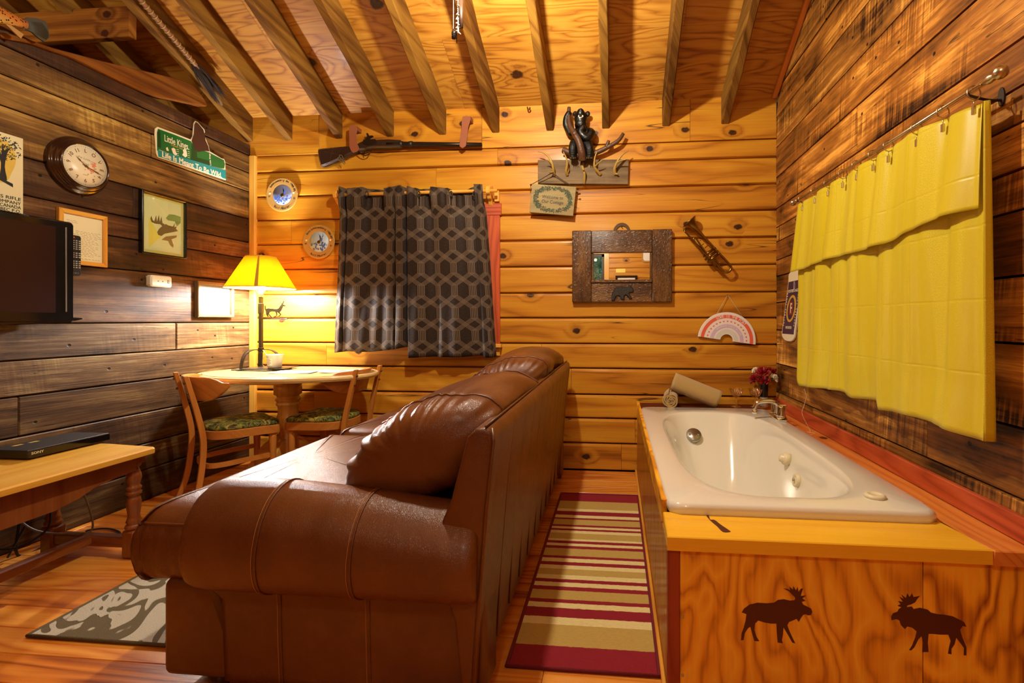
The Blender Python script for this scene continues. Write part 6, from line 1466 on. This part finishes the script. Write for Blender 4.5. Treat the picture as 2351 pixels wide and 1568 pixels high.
def interp(pts, u):
    if u <= pts[0][0]: return pts[0][1]
    for a, c in zip(pts, pts[1:]):
        if a[0] <= u <= c[0] + 1e-9: return a[1] + (c[1] - a[1]) * (u - a[0]) / max(1e-9, c[0] - a[0])
    return pts[-1][1]
yu0, yu1 = tU[0][0] - .0, tU[-1][0]
def pleat(u, k):
    w = 0
    for r_ in RU: w += -.012 * math.exp(-((u - r_) / .022) ** 2) * (1 - .5 * k)
    return w + .010 * sin(u * 31 + 1.2 * k) * (.4 + .6 * k) + .006 * sin(u * 17 + 3 * k)
t = thing('bath_curtain', 'bright yellow satin curtain with valance clipped to the rod above the tub', 'curtain', RTM @ Vector(((yu0 + yu1) / 2, .75, YW)))
bmin, bmax = bU[0][0], bU[-1][0]
b = B('y', RTM)
def yfn(i, k):
    ut = yu0 + (yu1 - yu0) * i; ub = bmin + (bmax - bmin) * i; zt_ = interp(tU, ut) - .004; zb = interp(bU, ub)
    u = ut + (ub - ut) * k; return (u, zt_ + (zb - zt_) * k, YW + pleat(ut, k) + .012 * max(0, (k - .85) / .15) * sin(i * 9))
b.grid(yfn, 120, 50, axis=lambda p: (p.x, p.y)); b.build('panel', YC, t, mods=[('SOLIDIFY', dict(thickness=.0015))])
b = B('y', RTM); vu0, vu1 = vU[0][0], vU[-1][0]
def vfn(i, k):
    ut = yu0 + (yu1 - .012 - yu0) * i; ub = vu0 + (vu1 - vu0) * i; zt_ = interp(tU, ut) - .003; zb = interp(vU, ub)
    u = ut + (ub - ut) * k; return (u, zt_ + (zb - zt_) * k, YW + .004 + pleat(ut, k * .6) + .020 * k + .012 * k * sin(i * 22 + 1))
b.grid(vfn, 120, 24, axis=lambda p: (p.x, p.y + .07)); b.build('valance', YC, t, mods=[('SOLIDIFY', dict(thickness=.0015))])
b = B('y', RTM); e = yu1; b.grid(lambda i, k: (e + (bmax - e) * k + .004 - .008 * abs(i - .5), interp(tU, e) + (interp(bU, bmax) - interp(tU, e)) * k - .0, YW - .002 - .030 * sin(pi * i * .5) * (.55 + .45 * k)), 8, 30, axis=lambda p: (p.z, p.y)); b.build('return_fold', YC, t, mods=[('SOLIDIFY', dict(thickness=.0015))])
for (px, py), lab in (((2262, 345), 'small brass peg poking out behind the yellow curtain edge, upper one'), ((2262, 597), 'small brass peg poking out behind the yellow curtain edge, lower one')):
    u, v = tr(RTM, [(px, py)], .03)[0]; b = B('z', RTM); b.tube([(u - .03, v, .001), (u - .012, v, .02), (u + .004, v, .032)], .003, 8); b.ell((u + .004, v, .032), (.004,) * 3, 8); tag(b.build('wall_peg', BRASS), lab, 'peg', 'pegs behind the yellow curtain')
# can-shaped tin sign
z8 = lambda pts, w=.012: tr(RTM, zoomed(pts, 1760, 600, 7.84), w)
L_ = z8([(398, 300), (392, 400), (372, 560), (345, 760), (315, 1000), (290, 1190), (276, 1270), (284, 1350), (310, 1400), (345, 1430)])
Rb = z8([(430, 1444), (475, 1415), (500, 1370), (510, 1300)])
wid = Rb[3][0] - L_[6][0]; ymax = z8([(470, 222)])[0][1]
R2 = [(L_[i][0] + wid * (.98 if i else .9), L_[i][1] + .0) for i in (5, 4, 3, 2, 1, 0)]
tipL, tipR = L_[0], R2[-1]
out = L_ + Rb + R2 + [(tipR[0] - .01, tipR[1] + .03), ((tipL[0] + tipR[0]) / 2, tipL[1] + .042), (tipL[0] + .012, tipL[1] + .03)]
t = wthing('can_sign', 'narrow beer can shaped tin sign on the right wall, half hidden by the yellow curtain', 'sign', RTM, (L_[5][0] + Rb[2][0]) / 2, Rb[0][1])
b = B('y', RTM); b.prism(sp2(out, 2), .003, .014, .003); cb = b.build('plate', CREAM, t)
ins = []
cx_ = lambda v: interp(sorted([(p[1], p[0]) for p in L_]), v)
def row(v, a, c): x = cx_(v); return (x + wid * a, v), (x + wid * c, v)
v_top, v_bot = z8([(398, 375)])[0][1], z8([(284, 1300)])[0][1]
N_ = 14; lft = []; rgt = []
for i in range(N_ + 1):
    v = v_bot + (v_top - v_bot) * i / N_; a, c = row(v, .05, .93); lft.append(a); rgt.append(c)
b = B('y', RTM); b.prism(lft + rgt[::-1], .0142, .0148); b.build('navy_print', NAVY, cb)
vc = (v_top + v_bot) / 2 - .005; ccx = cx_(vc) + wid * .5
b = B('y', RTM); RX, RY = wid * .34, (v_top - v_bot) * .255; sh = (cx_(vc + .05) - cx_(vc - .05)) / .1
o1 = [(ccx + RX * cos(a) + sh * RY * sin(a), vc + RY * sin(a)) for a in [2 * pi * i / 40 for i in range(40)]]; o2 = [(ccx + RX * .68 * cos(a) + sh * RY * .8 * sin(a), vc + RY * .82 * sin(a)) for a in [2 * pi * i / 40 for i in range(40)]]
b.prism(o1, .0148, .0152); b.build('gold_oval', GOLD, cb)
b = B('y', RTM); b.prism(o2, .0152, .0155); b.build('oval_field', NAVY, cb)
b = B('y', RTM); b.prism([(ccx - RX * .45, vc - RY * .45), (ccx + RX * .3, vc - RY * .45), (ccx + RX * .45, vc + RY * .5), (ccx - RX * .3, vc + RY * .5)], .0155, .0158); b.build('red_field', REDBR, cb)
b = B('y', RTM); b.text('F', RY * 1.05, (ccx, vc, .0159), 0, bold=.02, sx=.75, shear=.1); vq = vc + RY * 1.3; a, c = row(vq, .10, .92); fit(b, "FOSTER'S LAGER", a, c, .026, .0149, bold=.01); vq = vc - RY * 1.42; a, c = row(vq, .28, .72); fit(b, 'IMPORTED', a, c, .024, .0149, bold=.01)
for sd in (.09, .885):
    for i, ch in enumerate('FOSTERS LAGER'):
        v = vc - RY * 1.25 + i * RY * .2; x = cx_(v) + wid * sd; b.text(ch, .020, (x, v, .0149), pi / 2 if sd > .5 else pi / 2, bold=.01)
b.tube([(cx_(v_top - .025) + wid * .5 + .010 * cos(a), v_top - .028 + .024 * sin(a), .0149) for a in [2 * pi * i / 20 for i in range(20)]], .0012, 5, loop=True)
b.build('lettering', CREAM, cb)
b = B('z'); q = P(1846, 893, x=XR - .085); b.tube(spline([q, q + Vector((.01, -.005, -.04)), q + Vector((.005, .01, -.09)), q + Vector((-.01, .0, -.14)), (XR - .06, q.y - .02, .489), (XR - .085, q.y - .04, .4885), (XR - .06, q.y - .07, .4885), (XR - .04, q.y - .05, .4885)], 6), .0012, 5); tag(b.build('thread', STRING), 'loose pale thread dangling from the yellow curtain to the deck', 'thread')

# ------------------------------------------------------------------ things on the shelf behind the tub
SH = .5055
def roll_towel(c, L, R, rz, ry, label, turns=4.2, seed=0):
    b = B('x'); rg = random.Random(seed); n = 110; pts = []
    for i in range(n + 1):
        a = 2 * pi * turns * i / n; r = R * (.16 + .84 * i / n) + .002 * sin(a * 3.3 + seed); pts.append((r * cos(a), r * .96 * sin(a)))
    M = Matrix.Translation(c) @ Matrix.Rotation(rz, 4, 'Z') @ Matrix.Rotation(ry, 4, 'Y'); b.M = M; th = R * .16
    def fn(u, v):
        i = min(n, int(round(u * n))); p = pts[i]; return (-L / 2 + L * v + .006 * sin(u * 23 + seed) * (v - .5), p[0], p[1])
    b.grid(fn, n, 16); o = b.build('rolled_towel', TOWEL, mods=[('SOLIDIFY', dict(thickness=th, offset=-1))]); return tag(o, label, 'towel', 'rolled towels')
p1 = P(1541, 914, y=3.37); p1.z = SH + .058
roll_towel(p1, .22, .056, radians(82), 0, 'small rolled tan towel, the lower left one showing its spiral end', 4.2, 1)
p2 = (P(1562, 885, y=3.40) + P(1634, 915, y=3.36)) / 2; p2.z += .014
roll_towel(p2, .33, .073, radians(-10), radians(21), 'large rolled tan towel leaning over the smaller roll', 4.0, 2)
def sparkle():
    g = G('cut_crystal_glass'); a = g.n('BsdfTransparent', Color=(1, .97, .90, 1)); c = g.n('BsdfGlossy', Roughness=.04, Color=(1, .97, .9, 1))
    f = g.math('ADD', .16, g.math('MULTIPLY', g.math('POWER', g.n('LayerWeight', Blend=.5).outputs['Facing'], 2.0), .6)); mx = g.n('MixShader', _0=f, _1=a.outputs[0], _2=c.outputs[0]); g.t.links.new(mx.outputs[0], g.out.inputs[0]); return g.m
GL = sparkle()
def coupe(px, py, label):
    c = P(px, py, y=3.40); o = (c.x, 3.40, SH)
    t = thing('coupe_glass', label, 'glass', o, 'crystal coupe glasses')
    b = B('z'); b.lathe([(.0, .0), (.034, .0), (.034, .002), (.012, .008), (.006, .014), (.005, .03), (.007, .04), (.005, .05), (.006, .062), (.0, .064)], o, 24); b.build('stem', GL, t)
    b = B('z'); rings = []
    for r, h in [(.005, .063), (.022, .072), (.036, .088), (.044, .108), (.048, .125), (.0465, .125), (.0425, .108), (.034, .089), (.02, .0745), (.002, .068)]:
        rings.append([(o[0] + r * (1 - (.05 if i % 2 else 0) * (h < .115)) * cos(2 * pi * i / 36), o[1] + r * (1 - (.05 if i % 2 else 0) * (h < .115)) * sin(2 * pi * i / 36), o[2] + h) for i in range(36)])
    b.loft(rings, smooth=False); b.build('bowl', GL, t)
coupe(1690, 930, 'cut crystal coupe glass standing nearer the towels'); coupe(1734, 933, 'cut crystal coupe glass standing beside the flower vase')
vc = P(1755, 930, y=3.415); vx, vy = vc.x, 3.425
t = thing('flower_vase', 'slim black vase with silvery base holding red and white flowers', 'vase', (vx, vy, SH))
b = B('z'); b.lathe([(.026, .06), (.0265, .09), (.027, .13), (.0285, .165), (.03, .17), (.027, .17), (.024, .13), (.02, .07)], (vx, vy, SH), 24, cap=False); b.build('neck', BLACKV, t)
b = B('z'); b.lathe([(.0, .0), (.028, .0), (.031, .008), (.031, .03), (.028, .055), (.026, .068), (.0, .069)], (vx, vy, SH), 24); b.build('mosaic_base', GLITTER, t)
def rose(px, py, R, m, label, seed, y=3.42):
    c = P(px, py, y=y); rg = random.Random(seed); t = thing('artificial_rose', label, 'flower', (c.x, y, c.z - R * .6), 'flowers in the black vase')
    ax = Vector((c.x - vx, -.35 * R / .03 * .03 - .02, .06)).normalized(); q = ax.to_track_quat('Z', 'Y').to_matrix().to_4x4(); q.translation = c
    b = B('z', q)
    for l, (n, r, tilt, h) in enumerate(((3, .30, .15, .95), (4, .55, .4, .85), (5, .80, .8, .70), (6, 1.0, 1.15, .5))):
        for i in range(n):
            a0 = 2 * pi * i / n + l * .7 + rg.uniform(-.2, .2); sw = 2 * pi / n * .75
            def fn(u, v, a0=a0, sw=sw, r=r, tilt=tilt, h=h, l=l):
                a = a0 + (u - .5) * sw * (1.0 - .25 * v); k = r * R * (.15 + .85 * v ** .7) * (1 + .12 * tilt * (v ** 3)); z = R * (h * v * (1.1 - .35 * tilt * v) - .35) + R * .06 * sin(u * 9 + i) * v
                return (k * cos(a), k * sin(a), z - R * .25 * (abs(u - .5) * 2) ** 2 * v)
            b.grid(fn, 8, 6)
    fl_ = b.build('petals', m, t, mods=[('SOLIDIFY', dict(thickness=.0012))])
    b = B('z'); b.tube(spline([(c.x, y, c.z - R * .3), (c.x * .6 + vx * .4, vy, c.z * .6 + (SH + .17) * .4), (vx, vy, SH + .15), (vx, vy, SH + .08)], 5), .002, 6)
    for s in (-1, 1): b.grid(lambda u, v: (c.x + s * R * .7 * u, y + .01 * (v - .5) * sin(pi * u) * 2, c.z - R * .45 - R * .5 * u * u + .004 * v), 5, 2)
    b.build('stem', LEAF, t)
rose(1752, 852, .046, RED, 'large red rose at the top centre of the vase bouquet', 1, 3.405)
rose(1774, 852, .034, RED, 'red rose at the upper right of the bouquet, above the big white one', 2, 3.43)
rose(1731, 868, .040, RED, 'red rose at the left side of the bouquet', 3, 3.42)
rose(1754, 872, .040, RED, 'red rose low in the middle of the bouquet, over the vase mouth', 4, 3.385)
rose(1778, 866, .034, IVORY, 'ivory white rose at the right of the bouquet', 5, 3.40)
rose(1733, 849, .024, IVORY, 'small white flower peeking out at the upper left of the bouquet', 6, 3.45)

# ------------------------------------------------------------------ ceiling fan above the frame (its pull chain hangs into view)
FX, FY = -.74, 2.2
t = thing('ceiling_fan', 'ceiling fan above the picture edge, its pull cord with black fob hanging into view', 'fan', (FX, FY, 2.9))
b = B('z'); b.lathe([(.03, 3.02), (.06, 3.03), (.10, 3.05), (.105, 3.12), (.07, 3.15), (.018, 3.17), (.016, roof_z(FY) - .06), (.05, roof_z(FY) - .05), (.055, roof_z(FY) - .005)], (FX, FY, 0), 28); b.build('motor', BRONZEP, t)
for k in range(4):
    a = k * pi / 2 + .5; b = B('x'); b.M = Matrix.Translation((FX, FY, 3.06)) @ Matrix.Rotation(a, 4, 'Z') @ Matrix.Rotation(.2, 4, 'X'); b.prism(rrect(.15, .56, -.06, .06, .03), -.004, .004); b.box(.08, .17, -.015, .015, -.004, .004); b.build('blade', MAHOG, t)
q = P(1041, 70, y=2.2)
b = B('z'); b.tube([(q.x, FY, 3.02), (q.x, FY, q.z)], .0016, 6); b.build('pull_cord', STRING, t)
b = B('z'); b.lathe([(.0, -.0), (.008, -.002), (.011, -.02), (.010, -.045), (0, -.048)][::-1], (q.x + .002, FY, q.z + .006), 12); b.tube([(q.x + .014, FY, q.z + .02), (q.x + .016, FY, q.z - .06)], .0025, 6); b.build('fob', BLACKG, t)
b = B('z'); rg = random.Random(3); q2 = P(1052, 30, y=2.18)
b.tube([(q2.x, 2.18, 3.02), (q2.x, 2.18, q2.z - .03)], .0016, 6)
for k in range(22):
    z = q2.z + .10 - k * .009; a = rg.uniform(0, 6.28); o = Vector((q2.x, 2.18, z)); b.tube([o, o + Vector((.012 * cos(a), .012 * sin(a), -.008))], [.003, .0015], 5); b.ell(o, (.004, .004, .005), 8)
b.build('white_charm', plain('shell_white', (.85, .8, .6), .3), t)
b = B('z'); b.tube([(q2.x + .012, 2.18, q2.z + .06), (q2.x + .014, 2.18, q2.z - .07)], [.012, .010], 8); b.build('dark_charm', GUNW, t)

# ------------------------------------------------------------------ seen only in the mirror: things on the rear wall
RM = Matrix(((-1, 0, 0, 0), (0, 0, 1, YR), (0, 1, 0, 0), (0, 0, 0, 1)))
def vm(px, py): c = P(px, py, y=2 * (YB - .02) - YR); return (-c.x, c.z)
a, c = vm(1413, 633), vm(1463, 633); t = thing('mirrored_picture', 'black framed white picture on the rear wall, seen only as a sliver in the mirror', 'picture', (-(a[0] + c[0]) / 2, YR, a[1] - .4))
b = B('x', RM); u0, u1 = sorted((a[0], c[0])); frame4(b, u0, u1, a[1] - .40, a[1], .04, .001, .025); b.build('frame', BLACKG, t); b = B('x', RM); b.box(u0 + .03, u1 - .03, a[1] - .37, a[1] - .03, .002, .012); b.build('print', PAPER, t)
a, c = vm(1414, 617), vm(1436, 626); b = B('x', RM); u0, u1 = sorted((a[0], c[0])); b.prism(rrect(u0, u1, c[1], a[1], .015), .001, .008, .001); tag(b.build('notice_plate', YELP), 'little yellow notice plate on the rear wall, seen only in the mirror', 'sign')
a = vm(1473, 585); t = thing('frosted_mirror', 'pale rounded mirror on the rear wall, seen at the mirror edge', 'lamp panel', (-a[0] + .12, YR, a[1] - .1))  # pale oval mirror, not a lamp; gives off no light
uA, uB = -(-a[0] + .24), a[0]; u0, u1 = sorted((a[0], a[0] - .24)); vt, vb_ = a[1] + .1, vm(1480, 603)[1]
b = B('x', RM); b.prism(rrect(u0, u1, vb_, vt, .05), .001, .02, .004); b.build('frame', PLATEW, t); b = B('x', RM); b.prism(rrect(u0 + .03, u1 - .03, vb_ + .03, vt - .03, .04), .02, .024, .002); b.build('panel', PAPER, t)
